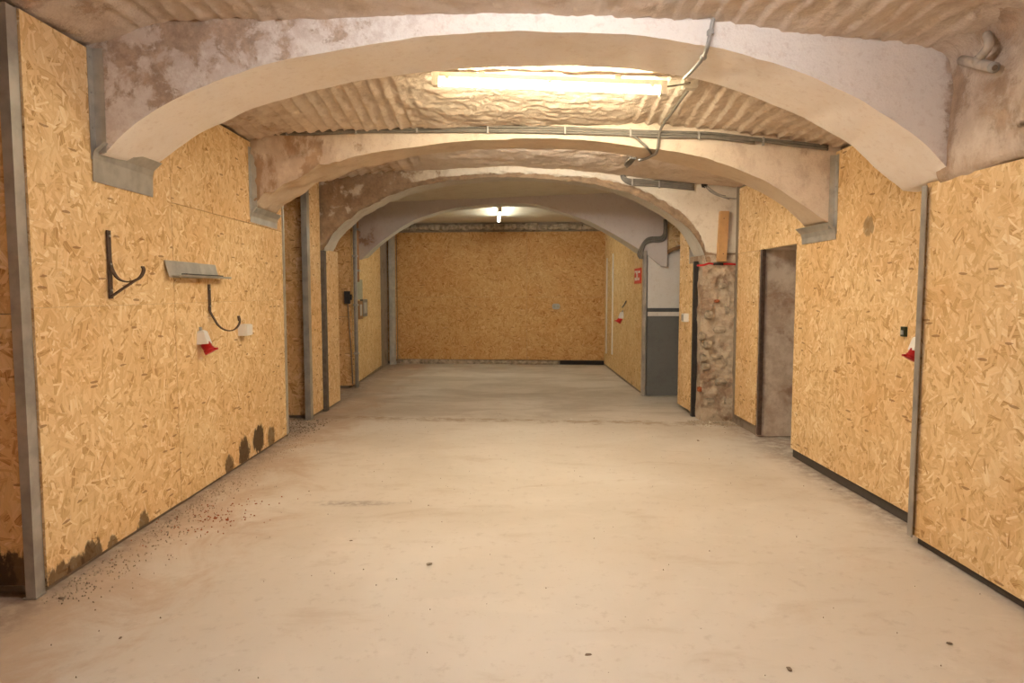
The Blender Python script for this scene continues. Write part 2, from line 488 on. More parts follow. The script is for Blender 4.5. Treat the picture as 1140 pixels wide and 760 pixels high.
class MB:
    """collects shapes for ONE mesh"""
    def __init__(self):
        self.v, self.f, self.m = [], [], []

    def add(self, verts, faces, mi=0):
        b = len(self.v)
        self.v += [Vector(x) for x in verts]
        self.f += [tuple(i + b for i in f) for f in faces]
        self.m += [mi] * len(faces)
        return self

    def box(self, x0, x1, y0, y1, z0, z1, mi=0):
        v = [(x, y, z) for z in (z0, z1) for y in (y0, y1) for x in (x0, x1)]
        return self.add(v, [(0, 2, 3, 1), (4, 5, 7, 6), (0, 1, 5, 4), (2, 6, 7, 3), (0, 4, 6, 2), (1, 3, 7, 5)], mi)

    def slab(self, a, b, z0, z1, t, mi=0):
        """upright slab between plan points a->b, its thickness t to the left of a->b"""
        d = Vector((b[0] - a[0], b[1] - a[1]))
        n = Vector((-d.y, d.x)).normalized() * t
        pl = [(a[0], a[1]), (b[0], b[1]), (b[0] + n.x, b[1] + n.y), (a[0] + n.x, a[1] + n.y)]
        v = [(x, y, z0) for x, y in pl] + [(x, y, z1) for x, y in pl]
        f = [(0, 3, 2, 1), (4, 5, 6, 7), (0, 1, 5, 4), (1, 2, 6, 5), (2, 3, 7, 6), (3, 0, 4, 7)]
        if t < 0:
            f = [tuple(reversed(q)) for q in f]
        return self.add(v, f, mi)

    def tube(self, pts, r, seg=8, caps=True, mi=0):
        pts = [Vector(p) for p in pts]
        n = len(pts)
        rr = r if isinstance(r, (list, tuple)) else [r] * n
        b = len(self.v)
        up = None
        for i, p in enumerate(pts):
            t = (pts[min(i + 1, n - 1)] - pts[max(i - 1, 0)]).normalized()
            if up is None:
                up = Vector((0, 0, 1)) if abs(t.z) < 0.9 else Vector((1, 0, 0))
            s = t.cross(up).normalized()
            up = s.cross(t).normalized()
            for k in range(seg):
                a = 2 * math.pi * k / seg
                self.v.append(p + (s * math.cos(a) + up * math.sin(a)) * rr[i])
        for i in range(n - 1):
            for k in range(seg):
                k2 = (k + 1) % seg
                self.f.append((b + i * seg + k, b + i * seg + k2, b + (i + 1) * seg + k2, b + (i + 1) * seg + k))
                self.m.append(mi)
        if caps:
            self.f.append(tuple(b + k for k in reversed(range(seg))))
            self.f.append(tuple(b + (n - 1) * seg + k for k in range(seg)))
            self.m += [mi, mi]
        return self

    def strap(self, pts, width, thick, side=(0, 1, 0)):
        """flat bar swept along pts, its width along 'side'"""
        pts = [Vector(p) for p in pts]
        n = len(pts)
        s = Vector(side) * width * 0.5
        b = len(self.v)
        for i, p in enumerate(pts):
            t = (pts[min(i + 1, n - 1)] - pts[max(i - 1, 0)]).normalized()
            u = t.cross(Vector(side)).normalized() * thick * 0.5
            self.v += [p - s - u, p + s - u, p + s + u, p - s + u]
        for i in range(n - 1):
            for k in range(4):
                k2 = (k + 1) % 4
                self.f.append((b + i * 4 + k, b + i * 4 + k2, b + i * 4 + 4 + k2, b + i * 4 + 4 + k))
                self.m.append(0)
        self.f += [(b + 3, b + 2, b + 1, b), tuple(b + (n - 1) * 4 + k for k in range(4))]
        self.m += [0, 0]
        return self

    def build(self, name, mats, parent=None, smooth=False, uv=False):
        return mesh_obj(name, self.v, self.f, mats, parent, smooth, self.m,
                        (random.uniform(0, 40), random.uniform(0, 40)) if uv else None)


def spline(pts, n=6):
    pts = [Vector(p) for p in pts]
    out = []
    for i in range(len(pts) - 1):
        p0, p1, p2, p3 = pts[max(i - 1, 0)], pts[i], pts[i + 1], pts[min(i + 2, len(pts) - 1)]
        for k in range(n):
            t = k / n
            out.append(0.5 * ((2 * p1) + (p2 - p0) * t + (2 * p0 - 5 * p1 + 4 * p2 - p3) * t * t
                              + (3 * p1 - p0 - 3 * p2 + p3) * t ** 3))
    out.append(pts[-1])
    return out


def tag(o, label=None, cat=None, group=None, kind=None):
    if label:
        o['label'] = label
    if cat:
        o['category'] = cat
    if group:
        o['group'] = group
    if kind:
        o['kind'] = kind
    return o


def thing(name, label, cat, loc=(0, 0, 0), group=None):
    o = bpy.data.objects.new(name, None)
    o.empty_display_size = 0.05
    COL.objects.link(o)
    o.location = loc
    return tag(o, label, cat, group)


def struct(o, label=None):
    return tag(o, label, None, None, 'structure')


# ------------------------------------------------------------------ plan of the cellar
XL, XR1, XR2 = -2.16, 2.26, 2.40
A1 = dict(fl=(-2.16, 3.64), fr=(2.26, 3.53), rl=(-2.16, 4.18), rr=(2.26, 3.95))
A2 = dict(fl=(-2.16, 5.80), fr=(2.40, 5.09), rl=(-2.16, 6.36), rr=(2.40, 5.58))
A3 = dict(fl=(-2.16, 8.00), fr=(2.40, 7.38), rl=(-2.16, 8.50), rr=(2.40, 7.84))
A4 = dict(fl=(-2.30, 10.45), fr=(2.08, 9.12), rl=(-2.30, 10.85), rr=(2.08, 9.50))


def yline(a, b, X):
    return lerp(a[1], b[1], (X - a[0]) / (b[0] - a[0]))


T0 = [(-3.4, 2.66), (-2.4, 2.66), (-2.16, 2.665), (-2.0, 2.73), (-1.78, 2.785), (0, 2.815), (1.0, 2.765), (1.7, 2.675), (2.05, 2.645), (2.26, 2.60), (2.6, 2.56)]
T1 = [(-2.6, 2.64), (-2.16, 2.66), (-1.95, 2.69), (0, 2.70), (1.0, 2.675), (1.5, 2.625), (2.1, 2.515), (2.30, 2.47), (2.45, 2.43), (2.8, 2.42)]
T2 = [(-2.8, 2.60), (-2.2, 2.66), (-1.5, 2.75), (0, 2.80), (0.7, 2.74), (1.2, 2.67), (1.9, 2.575), (2.3, 2.53), (2.5, 2.50), (2.8, 2.48)]
ZC3 = 2.735


def zc0(X, Y):
    return stable(T0, X, 0.06)


def zc1(X, Y):
    ya, yb = 4.55, yline(A2['fl'], A2['fr'], X)
    t = smooth01((Y - ya) / max(yb - ya, 0.1))
    return stable(T1, X, 0.12) + 0.105 * (1 - t) * smooth01((1.9 - abs(X)) / 0.7)


def zc2(X, Y):
    ya, yb = 6.3, yline(A3['fl'], A3['fr'], X)
    t = smooth01((Y - ya) / max(yb - ya, 0.1))
    return stable(T2, X, 0.12) + 0.06 * (1 - t) * smooth01((1.9 - abs(X)) / 0.7)


def zc3(X, Y):
    return ZC3


def ridge(X, Y, amp, pitch=0.105):
    """courses running along the cellar's axis, pressed into the wet plaster"""
    q = X / pitch + 0.35 * noise.noise(Vector((X * 1.5, Y * 0.9, 3.1))) + 0.12 * noise.noise(Vector((X * 8, Y * 4, 1.1)))
    fr = q - math.floor(q)
    saw = fr / 0.84 if fr < 0.84 else (1 - fr) / 0.16
    k = 0.6 + 0.7 * noise.noise(Vector((X * 2.3, Y * 1.7, 9.0)))
    return amp * saw * max(0.15, k)


# ------------------------------------------------------------------ floor
def build_floor():
    nx, ny = 70, 170
    x0, x1, y0, y1 = -3.6, 3.6, -2.7, 13.9
    v, f = [], []
    for j in range(ny + 1):
        for i in range(nx + 1):
            X, Y = lerp(x0, x1, i / nx), lerp(y0, y1, j / ny)
            z = 0.006 * fbm((X, Y, 0), 0.6, 2) - 0.006
            v.append((X, Y, z))
    for j in range(ny):
        for i in range(nx):
            a = j * (nx + 1) + i
            f.append((a, a + 1, a + nx + 2, a + nx + 1))
    return struct(mesh_obj('floor', v, f, 'floor', smooth=True), 'dusty beige concrete floor with brown dirt along the walls')


build_floor()


# ------------------------------------------------------------------ ceilings
def build_ceiling(name, zf, xr, yf0, yf1, nx, ny, mat, ridge_fn, rough, wear_fn, label):
    v, f, wr = [], [], []
    for i in range(nx + 1):
        X = lerp(xr[0], xr[1], i / nx)
        ya, yb = yf0(X), yf1(X)
        for j in range(ny + 1):
            Y = lerp(ya, yb, j / ny)
            z = zf(X, Y)
            z += ridge_fn(X, Y) + rough * fbm((X, Y, z), 6.0, 3) + rough * 0.42 * fbm((X + 3, Y, z), 27.0, 2)
            v.append((X, Y, z))
            wr.append(wear_fn(X, Y))
    for i in range(nx):
        for j in range(ny):
            a = i * (ny + 1) + j
            f.append((a, a + 1, a + ny + 2, a + ny + 1))
    return struct(mesh_obj(name, v, f, mat, smooth=True, wear=wr), label)


build_ceiling('ceiling', zc0, (-3.5, 2.75), lambda X: -2.7, lambda X: yline(A1['fl'], A1['fr'], X) + 0.08, 460, 240, 'vault',
              lambda X, Y: ridge(X, Y, 0.022) * (smooth01((-X - 0.9) / 0.5) * smooth01((X + 2.05) / 0.3) + smooth01((X - 0.05) / 0.5) * smooth01((2.25 - X) / 0.4)),
              0.012, lambda X, Y: 0.10 * smooth01((-1.2 - X) / 0.6) + 0.04 * smooth01((X - 1.5) / 0.5) - 0.03,
              'ribbed plaster vault in front of the first arch')
build_ceiling('ceiling', zc1, (-2.6, 2.75), lambda X: yline(A1['rl'], A1['rr'], X) - 0.08, lambda X: yline(A2['fl'], A2['fr'], X) + 0.08, 520, 150, 'vault',
              lambda X, Y: ridge(X, Y, 0.032, 0.095) * (smooth01((-X - 0.55) / 0.4) + smooth01((X - 0.75) / 0.4))
              + 0.009 * noise.noise(Vector((X * 3.0, Y * 17.0, 2.0))) * smooth01((0.95 - abs(X - 0.1)) / 0.3),
              0.013, lambda X, Y: 0.16 * smooth01((-1.5 - X) / 0.6) + 0.05 * smooth01((X - 1.7) / 0.4) - 0.03,
              'ribbed plaster vault between the first and second arch')
build_ceiling('ceiling', zc2, (-2.9, 2.75), lambda X: yline(A2['rl'], A2['rr'], X) - 0.08, lambda X: yline(A3['fl'], A3['fr'], X) + 0.08, 360, 80, 'vault',
              lambda X, Y: ridge(X, Y, 0.035, 0.13) * smooth01((-X - 0.75) / 0.5),
              0.012, lambda X, Y: 0.16 * smooth01((-0.7 - X) / 0.8) - 0.06 + 0.14 * smooth01((X - 1.9) / 0.3),
              'plaster vault between the second and third arch')
build_ceiling('ceiling', zc3, (-3.2, 3.2), lambda X: yline(A3['rl'], A3['rr'], X) - 0.1, lambda X: 13.9, 60, 60, 'vault_flat',
              lambda X, Y: 0.0, 0.003, lambda X, Y: 0.0, 'smooth flat plaster ceiling over the far bay')


# ------------------------------------------------------------------ arches
def build_arch(label, fpx, rpx, P, ztop_f, ztop_r, mats, rough, wear_fn, N=170, xl=None, xr=None, rim=0.0, foot=None):
    def curve(px, a, b):
        pts = [onPlan(x, y, a, b) for x, y in px]
        # run on into the side walls
        p0, p1 = pts[0], pts[-1]
        d = Vector((b[0] - a[0], b[1] - a[1])).normalized()
        le = max(0.02, p0.x - (xl if xl is not None else a[0] - 0.05))
        ri = max(0.02, (xr if xr is not None else b[0] + 0.05) - p1.x)
        zl = foot[0] if foot and foot[0] else p0.z - 0.01
        zr = foot[1] if foot and foot[1] else p1.z - 0.01
        e0 = Vector((p0.x - d.x * le, p0.y - d.y * le, zl))
        e1 = Vector((p1.x + d.x * ri, p1.y + d.y * ri, zr))
        mid = spline(pts, 10)
        L = [0.0]
        for q0, q1 in zip(mid, mid[1:]):
            L.append(L[-1] + (q1 - q0).length)
        out = []
        nn = N - 16
        j = 0
        for i in range(nn + 1):
            s = L[-1] * i / nn
            while j < len(L) - 2 and L[j + 1] < s:
                j += 1
            out.append(mid[j].lerp(mid[j + 1], (s - L[j]) / max(L[j + 1] - L[j], 1e-6)))
        left = [e0.lerp(out[0], k / 8) for k in range(8)]
        right = [out[-1].lerp(e1, (k + 1) / 8) for k in range(8)]
        return left + out + right

    fc = curve(fpx, P['fl'], P['fr'])
    rc = curve(rpx, P['rl'], P['rr'])
    n = len(fc)
    grids = []
    nf, ns, nr = 24, 12, 5
    rows = []
    for k in range(nf + 1):
        rows.append([Vector((c.x, c.y, lerp(ztop_f(c.x, c.y), c.z, k / nf))) for c in fc])
    grids.append((rows, 0))
    rows = []
    for k in range(ns + 1):
        rows.append([a.lerp(b, k / ns) for a, b in zip(fc, rc)])
    grids.append((rows, 1))
    rows = []
    for k in range(nr + 1):
        rows.append([Vector((c.x, c.y, lerp(c.z, ztop_r(c.x, c.y), k / nr))) for c in rc])
    grids.append((rows, 0))
    v, f, fm, wr = [], [], [], []
    for rows, mi in grids:
        b = len(v)
        for k, row in enumerate(rows):
            for i, p in enumerate(row):
                q = Vector(p)
                r_ = rough(p.x) if callable(rough) else rough
                q += Vector((0, fbm((p.x + 7, p.y, p.z), 4.5, 4) * r_, fbm((p.x, p.y + 5, p.z), 5.5, 4) * r_))
                dist = (p.z - fc[i].z) if mi == 0 else 0.0
                if rim and mi == 0 and rows is grids[0][0]:
                    # broken plaster rim: the coat has fallen off along the edge
                    wid = lerp(rim, rim * 2.1, smooth01((p.x - 0.4) / 1.3)) * (0.7 + 1.0 * abs(fbm((p.x * 1.3, 0, 4), 5.0, 3)))
                    if dist < wid:
                        q.y += 0.026 + 0.03 * fbm(p, 16, 3)
                v.append(q)
                wr.append(wear_fn(p.x, p.z, dist, mi))
        for k in range(len(rows) - 1):
            for i in range(n - 1):
                a = b + k * n + i
                f.append((a, a + n, a + n + 1, a + 1))
                fm.append(mi)
    o = mesh_obj('masonry_arch', v, f, list(mats), smooth=True, fmat=fm, wear=wr)
    return struct(o, label)


a1_front = [(116, 171), (123, 164), (138, 149), (167, 126), (217, 100), (267, 80), (317, 67), (380, 55), (447, 43.5), (514, 37.5), (580, 35),
            (647, 36), (714, 40.5), (760, 47), (800, 54), (843, 65), (894, 82), (944, 104), (994, 133), (1027, 158), (1050, 181), (1059, 193)]
a1_rear = [(167, 188), (180, 179), (217, 152), (247, 137), (283, 121), (333, 105), (380, 94), (430, 85.5), (480, 79.5), (547, 75), (631, 73),
           (690, 76), (760, 85), (827, 103), (894, 131), (933, 153), (950, 164), (977, 188), (1005, 212)]
build_arch('wide first arch, whitewashed face over a smooth beige underside', a1_front, a1_rear, A1,
           lambda x, y: zc0(x, y) + 0.07, lambda x, y: zc1(x, y) + 0.07, ('paint1', 'soffit1'), 0.006,
           lambda x, z, d, mi: (0.0 if mi else 0.17 * smooth01((z - 2.40) / 0.35) * smooth01((0.1 - x) / 1.4)
                                + 0.10 * smooth01((-1.0 - x) / 0.8) - 0.05 * smooth01((x + 0.4) / 1.0)
                                + 0.25 * smooth01((x - 2.16) / 0.08) - 0.03),
           foot=(None, 1.97), xr=2.33)

a2_front = [(284, 229), (290, 222), (305, 211), (319, 203), (339, 193), (360, 184), (390, 176), (420, 169), (464, 163), (514, 157), (580, 154), (631, 155),
            (681, 159), (736, 167), (778, 174), (815, 186), (852, 202), (876, 216), (901, 233), (921, 247)]
a2_rear = [(308, 238), (314, 230), (320, 224.5), (339, 214.5), (358, 204), (382, 194), (420, 183), (464, 174), (514, 167.5), (587, 165), (647, 167), (681, 170.5),
           (720, 176), (749, 182), (788, 191.5), (827, 205), (864, 224), (884, 240), (896, 253)]
build_arch('second arch with brown stained left haunch and ceiling cables', a2_front, a2_rear, A2,
           lambda x, y: zc1(x, y) + 0.07, lambda x, y: zc2(x, y) + 0.07, ('paint2', 'soffit2'),
           lambda x: lerp(0.034, 0.007, smooth01((x + 1.8) / 1.0)),
           lambda x, z, d, mi: 0.20 * smooth01((-1.0 - x) / 0.7) - 0.05 + (0.06 * smooth01((x - 1.0) / 0.6) if not mi else 0.0))

a3_front = [(361, 279), (366, 267), (379, 252), (399, 236), (426, 222), (455, 210), (494, 202), (532, 198), (570, 197), (621, 200), (659, 204.5), (697, 214),
            (723, 225), (744, 237), (765, 253), (776, 267), (783, 280), (786, 291)]
a3_rear = [(371, 279), (380, 265), (400, 245), (430, 227), (468, 214), (506, 206), (540, 203), (572, 202), (612, 203), (660, 209), (692, 218), (723, 233),
           (744, 246), (761, 263), (770, 280), (773, 292)]
build_arch('third arch with a broken brown plaster rim', a3_front, a3_rear, A3,
           lambda x, y: zc2(x, y) + 0.07, lambda x, y: ZC3 + 0.07, ('paint3', 'soffit3'),
           lambda x: lerp(0.024, 0.008, smooth01((x + 1.6) / 0.9)),
           lambda x, z, d, mi: (0.0 if mi else 0.30 * smooth01((-0.45 - x) / 0.8)
                                + (0.42 * smooth01((lerp(0.07, 0.125, smooth01((x - 0.4) / 1.3)) - d) / 0.05)) - 0.06), rim=0.05, xr=2.47,
           foot=(1.86, None))

a4_front = [(402, 289), (415, 277), (431, 264), (455, 248), (481, 238), (506, 231.5), (544, 227.5), (583, 226.5), (608, 230), (646, 243), (660, 248), (684, 261),
            (702, 271.5), (721, 284), (736, 296)]
a4_rear = [(410, 287), (431, 268), (455, 252), (481, 241), (506, 235), (544, 231), (583, 230), (608, 233.5), (640, 244), (664, 255), (684, 266), (705, 280)]
build_arch('fourth arch in smooth lilac grey render', a4_front, a4_rear, A4,
           lambda x, y: ZC3 + 0.05, lambda x, y: ZC3 + 0.05, ('paint4', 'soffit3'), 0.004,
           lambda x, z, d, mi: 0.3 * smooth01((-1.85 - x) / 0.25) - 0.08, xr=2.10)

# ------------------------------------------------------------------ walls: masonry cores
wl = MB()
wl.box(-3.5, -3.4, -2.7, 13.9, -0.02, 2.9)
wl.box(-3.4, -2.185, 3.125, 6.545, -0.02, 2.66)
wl.box(-3.4, -2.225, 7.60, 8.66, -0.02, 2.74)
wl.box(-3.4, -2.36, 9.94, 13.24, -0.02, 2.74)
wall_left = struct(wl.build('wall_left', 'dark_wall'), 'left masonry wall lined with strand board panels')

wr_ = MB()
wr_.box(2.30, 3.5, -2.7, 3.72, -0.02, 2.62)
wr_.box(2.43, 3.5, 3.72, 5.735, -0.02, 2.52)
wr_.box(2.43, 3.5, 5.735, 6.575, 1.815, 2.62)
wr_.box(2.43, 3.5, 6.575, 7.60, -0.02, 2.62)
wr_.box(2.12, 3.5, 7.60, 7.84, 1.70, 2.74)
wr_.box(3.2, 3.5, 7.60, 9.3, -0.02, 2.74)
wall_right = struct(wr_.build('wall_right', 'dark_wall'), 'right masonry wall lined with strand board panels')
wb = MB()
wb.slab((-3.4, 13.44 + 1.2 * 0.083 + 0.03), (3.4, 13.44 - 5.6 * 0.083 + 0.03), -0.02, 2.80, 0.3)
wall_back = struct(wb.build('wall_back', 'dark_wall'), 'back wall lined with strand board')
wf = MB()
wf.box(-3.5, 3.5, -2.8, -2.65, -0.02, 2.9)
struct(wf.build('wall_front', 'white_paint'), 'plastered wall behind the viewer')


def rough_sheet(name, fn, nu, nv, mat, amp, wear=0.0, parent=None, freq=5.0):
    """displaced masonry face: fn(u,v) -> (point, normal)"""
    v, f, wr = [], [], []
    for j in range(nv + 1):
        for i in range(nu + 1):
            p, nrm = fn(i / nu, j / nv)
            v.append(p + nrm * (amp * fbm(p, freq, 4)))
            wr.append(wear)
    for j in range(nv):
        for i in range(nu):
            a = j * (nu + 1) + i
            f.append((a, a + 1, a + nu + 2, a + nu + 1))
    return mesh_obj(name, v, f, mat, parent, True, wear=wr)


# haunch of masonry hanging over the right-hand lining in front of the first arch
prof = [(2.60, 1.945), (2.42, 1.955), (2.30, 1.965), (2.255, 1.985), (2.235, 2.04), (2.232, 2.2), (2.235, 2.40), (2.23, 2.53), (2.20, 2.60), (2.12, 2.645), (1.98, 2.72)]
ps = spline([Vector((a, 0, b)) for a, b in prof], 5)


def haunch(u, v):
    t = u * (len(ps) - 1)
    i = min(int(t), len(ps) - 2)
    p = ps[i].lerp(ps[i + 1], t - i)
    Y = lerp(-2.6, 3.62, v)
    p = Vector((p.x, Y, p.z + 0.03 * smooth01((3.5 - Y) / 0.6) * (1 if p.z < 2.1 else 0)))
    return p, Vector((-0.8, 0, -0.6))


o = rough_sheet('masonry_haunch', haunch, 70, 260, 'vault', 0.018, 0.125, wall_right)

# white and grey wall facing the viewer beyond the third arch
gy = 9.19
g = MB()
g.box(1.86, 3.3, gy + 0.01, gy + 0.25, -0.02, 2.73, 0)
wall_far = struct(g.build('wall_passage', 'white_paint'), 'white and grey painted wall behind the third arch')
MB().box(1.86, 3.3, gy - 0.004, gy + 0.02, 0.0, 1.075).build('grey_dado', 'grey_paint', wall_far)
MB().box(1.86, 3.3, gy - 0.006, gy + 0.02, 1.135, 1.185).build('dark_band', 'dark_grey', wall_far)
MB().box(1.86, 3.3, gy - 0.012, gy + 0.02, 1.08, 1.132).build('white_band', 'white_paint', wall_far)

# rough pier under the right foot of the third arch
P0, P1 = (2.095, 7.44), (2.50, 7.37)


def pier_face(u, v):
    X, Y = lerp(P0[0], P1[0], u), lerp(P0[1], P1[1], u)
    z = lerp(-0.02, 1.80, v)
    hole = 0.0
    c = 2.26 + 0.04 * math.sin(z * 5)
    hole = smooth01(1 - abs(X - c) / 0.075) * (0.5 + 0.5 * math.sin(z * 17 + 1)) * smooth01((z - 0.35) / 0.2) * smooth01((1.62 - z) / 0.1)
    bl = 0.035 * smooth01((0.5 - z) / 0.5)
    return Vector((X, Y + 0.045 * hole - bl, z)), Vector((0, -1, 0))


pier = rough_sheet('masonry_pier', pier_face, 60, 190, 'stone', 0.026, 0.03, None, 7.0)
struct(pier, 'rough crumbling stone pier below the red cable')


def pier_side(u, v):
    return Vector((2.10, lerp(7.44, 7.95, u), lerp(-0.02, 1.80, v))), Vector((-1, 0, 0))


rough_sheet('pier_side', pier_side, 20, 80, 'stone', 0.02, 0.05, pier)


def lump(name, c, r, mat, parent, seed):
    """irregular squared stone, 26 vertices"""
    v, f = [], []
    rng = random.Random(seed)
    rings, seg = 4, 7
    for j in range(rings + 1):
        th = math.pi * j / rings
        for k in range(seg):
            a = 2 * math.pi * k / seg
            d = Vector((math.sin(th) * math.cos(a), math.sin(th) * math.sin(a), math.cos(th)))
            e = Vector([math.copysign(abs(x) ** 0.6, x) for x in d])
            s = 0.85 + 0.3 * rng.random()
            v.append(Vector(c) + Vector((e.x * r[0], e.y * r[1], e.z * r[2])) * s)
    for j in range(rings):
        for k in range(seg):
            a, b = j * seg + k, j * seg + (k + 1) % seg
            f.append((a, a + seg, b + seg, b))
    return mesh_obj(name, v, f, mat, parent)


for k, (x, y, w_, h_) in enumerate([(789, 350, 10, 9), (805, 318, 9, 6), (801, 367, 14, 8), (788, 383, 11, 9), (799, 397, 13, 6), (786, 408, 10, 8),
                                    (803, 425, 15, 8), (789, 447, 14, 9), (808, 445, 11, 10), (797, 461, 16, 8), (781, 374, 8, 10), (808, 345, 10, 8),
                                    (783, 398, 8, 8)]):
    p = onY(x, y, 7.40)
    lump('stone', (p.x, p.y + 0.01, p.z), (w_ / 205, 0.04, h_ / 205), 'rubble', pier, 40 + k)
for k, (x, y, w_, h_) in enumerate([(798, 335, 6, 3.5), (778.5, 433, 5, 5.5)]):
    p = onY(x, y, 7.38)
    lump('brick', (p.x, p.y, p.z), (w_ / 205, 0.04, h_ / 205), 'brick', pier, 90 + k)

# reveal of the doorway in the right wall
door = MB()
rv = rough_sheet('door_reveal', lambda u, v: (Vector((lerp(2.40, 3.4, u), 6.56, lerp(0, 1.83, v))), Vector((0, -1, 0))), 50, 90, 'jamb', 0.014, 0.05, wall_right)
MB().box(2.43, 3.4, 5.74, 6.57, 1.80, 1.83).build('door_lintel', 'jamb', wall_right)
MB().box(2.43, 3.4, 5.72, 5.75, 0, 1.82).build('door_reveal', 'jamb', wall_right)
dl = MB()
dl.box(3.36, 3.40, 5.74, 6.57, 0.0, 1.82)
struct(dl.build('door_1', 'dark_grey'), 'dark closed door deep in the right doorway')
MB().box(2.405, 2.44, 6.52, 6.57, 0.02, 1.815).build('door_batten', 'rust_iron', wall_right)


# ------------------------------------------------------------------ strand board lining
def board(parent, a, b, z0, z1, mat='osb', t=0.018):
    m = MB()
    m.slab(a, b, z0, z1, t)
    return m.build('board', mat, parent, uv=True)


g_ = 0.0022
# left lining between the steel post and the recess
YS = 4.42
board(wall_left, (XL, YS - g_), (XL, 3.113), 0.025, 1.3265, 'osb_left', -0.018)
board(wall_left, (XL, YS - g_), (XL, 3.113), 1.3278, 2.645, 'osb_left', -0.018)
board(wall_left, (XL + 0.001, 6.55), (XL + 0.001, YS + g_), 0.022, 1.3265, 'osb_left', -0.018)
board(wall_left, (XL + 0.001, 6.55), (XL + 0.001, YS + g_), 1.3278, 1.968, 'osb_left', -0.018)
board(wall_left, (XL + 0.001, 6.55), (XL + 0.001, YS + g_), 1.972, 2.645, 'osb_left', -0.018)
# boards facing the viewer at each step of the left wall
board(wall_left, (-3.4, 3.048), (-2.218, 3.048), 0.06, 1.30, 'osb_red')
board(wall_left, (-3.4, 3.048), (-2.218, 3.048), 1.303, 2.66, 'osb_red')
board(wall_left, (-3.4, 7.56), (-2.215, 7.56), 0.03, 2.73, 'osb_red')
board(wall_left, (-2.19, 7.97), (-2.19, 7.52), 0.03, 2.72, 'osb', -0.018)
board(wall_left, (-2.165, 8.68), (-2.165, 8.09), 0.02, 1.90, 'osb', -0.018)
board(wall_left, (-3.4, 9.90), (-2.285, 9.90), 0.04, 1.04, 'osb_red')
board(wall_left, (-3.4, 9.90), (-2.285, 9.90), 1.044, 2.73, 'osb_red')
board(wall_left, (-2.385, 13.25), (-2.265, 9.92), 0.05, 2.72, 'osb_far_lit', -0.018)
board(wall_left, (-3.4, 13.37), (-2.205, 13.37), 0.05, 2.56, 'osb_red')
for ya, yb in ((3.04, 1.79), (1.787, 0.54), (0.537, -0.71), (-0.713, -2.6)):  # unseen boards added to bounce light onto the left foreground
    board(wall_left, (-3.38, ya), (-3.38, yb), 0.03, 2.60, 'osb', -0.018)
# edge strip on the end of the left lining, dark gap bar under the third arch
MB().box(-2.162, -2.145, 6.545, 6.575, 0.03, 2.40).build('edge_strip', 'galv', wall_left)
MB().box(-2.20, -2.15, 7.98, 8.075, 0.0, 1.88).build('gap_bar', 'dark_rust', wall_left)

# back wall boards (meeting the right lining)
bk = lambda X: 13.44 - (X + 2.2) * 0.083
seams = [-2.20, -0.93, 0.34, 1.83]
for xa, xb in zip(seams, seams[1:]):
    for za, zb in ((0.085, 1.30), (1.302, 2.555)):
        board(wall_back, (xa + 0.0012, bk(xa)), (xb - 0.0012, bk(xb)), za, zb, 'osb_far')
# stone ledge over the back boards
nst = 22
xs = [-2.4 + 4.6 * k / nst + random.uniform(-0.05, 0.05) for k in range(nst + 1)]
for k in range(nst):
    xa, xb = xs[k], xs[k + 1]
    lump('stone', ((xa + xb) / 2, bk((xa + xb) / 2) + 0.03, 2.645 + random.uniform(-0.012, 0.012)), ((xb - xa) * 0.62, 0.08, 0.062 + random.uniform(-0.01, 0.012)), 'rubble', wall_back, 200 + k)
# masonry foot below them
for k in range(16):
    xa = -2.15 + 3.1 * k / 16
    lump('stone', (xa + 0.1, bk(xa) + 0.012, 0.03), (0.12, 0.04, 0.05 + random.uniform(-.012, .008)), 'rubble', wall_back, 300 + k)
MB().slab((0.98, bk(0.98) - 0.012), (1.82, bk(1.82) - 0.012), 0.0, 0.07, 0.02).build('plinth', 'dark', wall_back)

# right lining of the far bay
board(wall_back, (1.815, 9.24), (1.83, 13.14), 0.03, 2.60, 'osb_far_lit', -0.018)
MB().box(1.83, 1.95, 9.26, 13.1, -0.01, 2.72).build('lining_core', 'dark_wall', wall_back)

# right lining
for ya, yb in ((2.49, 3.735), (1.243, 2.487), (-0.004, 1.24), (-1.25, -0.007), (-2.6, -1.253)):
    board(wall_right, (XR1, ya), (XR1, yb), 0.045, 1.985, 'osb', -0.018)
board(wall_right, (XR2, 3.70), (XR2, 5.735), 0.075, 2.425, 'osb_right', -0.018)
board(wall_right, (XR2 + 0.001, 5.738), (XR2 + 0.001, 7.20), 1.803, 2.475, 'osb', -0.018)
board(wall_right, (XR2 + 0.001, 6.59), (XR2 + 0.001, 7.20), 0.10, 1.800, 'osb', -0.018)
MB().box(2.42, 2.45, 3.7, 5.735, 0.0, 0.09).build('plinth', 'gap_shade', wall_right)
MB().box(2.285, 2.30, -2.6, 3.72, 0.0, 0.06).build('plinth', 'gap_shade', wall_right)
# panel on the reveal below the third arch, its black edge bar
board(wall_right, (2.055, 7.66), (2.045, 8.22), 0.05, 1.72, 'osb', -0.018)
board(wall_right, (2.051, 7.90), (2.045, 8.22), 1.722, 2.40, 'osb', -0.018)
MB().box(2.052, 2.098, 7.60, 7.655, 0.0, 1.74).build('edge_bar', 'black', wall_right)
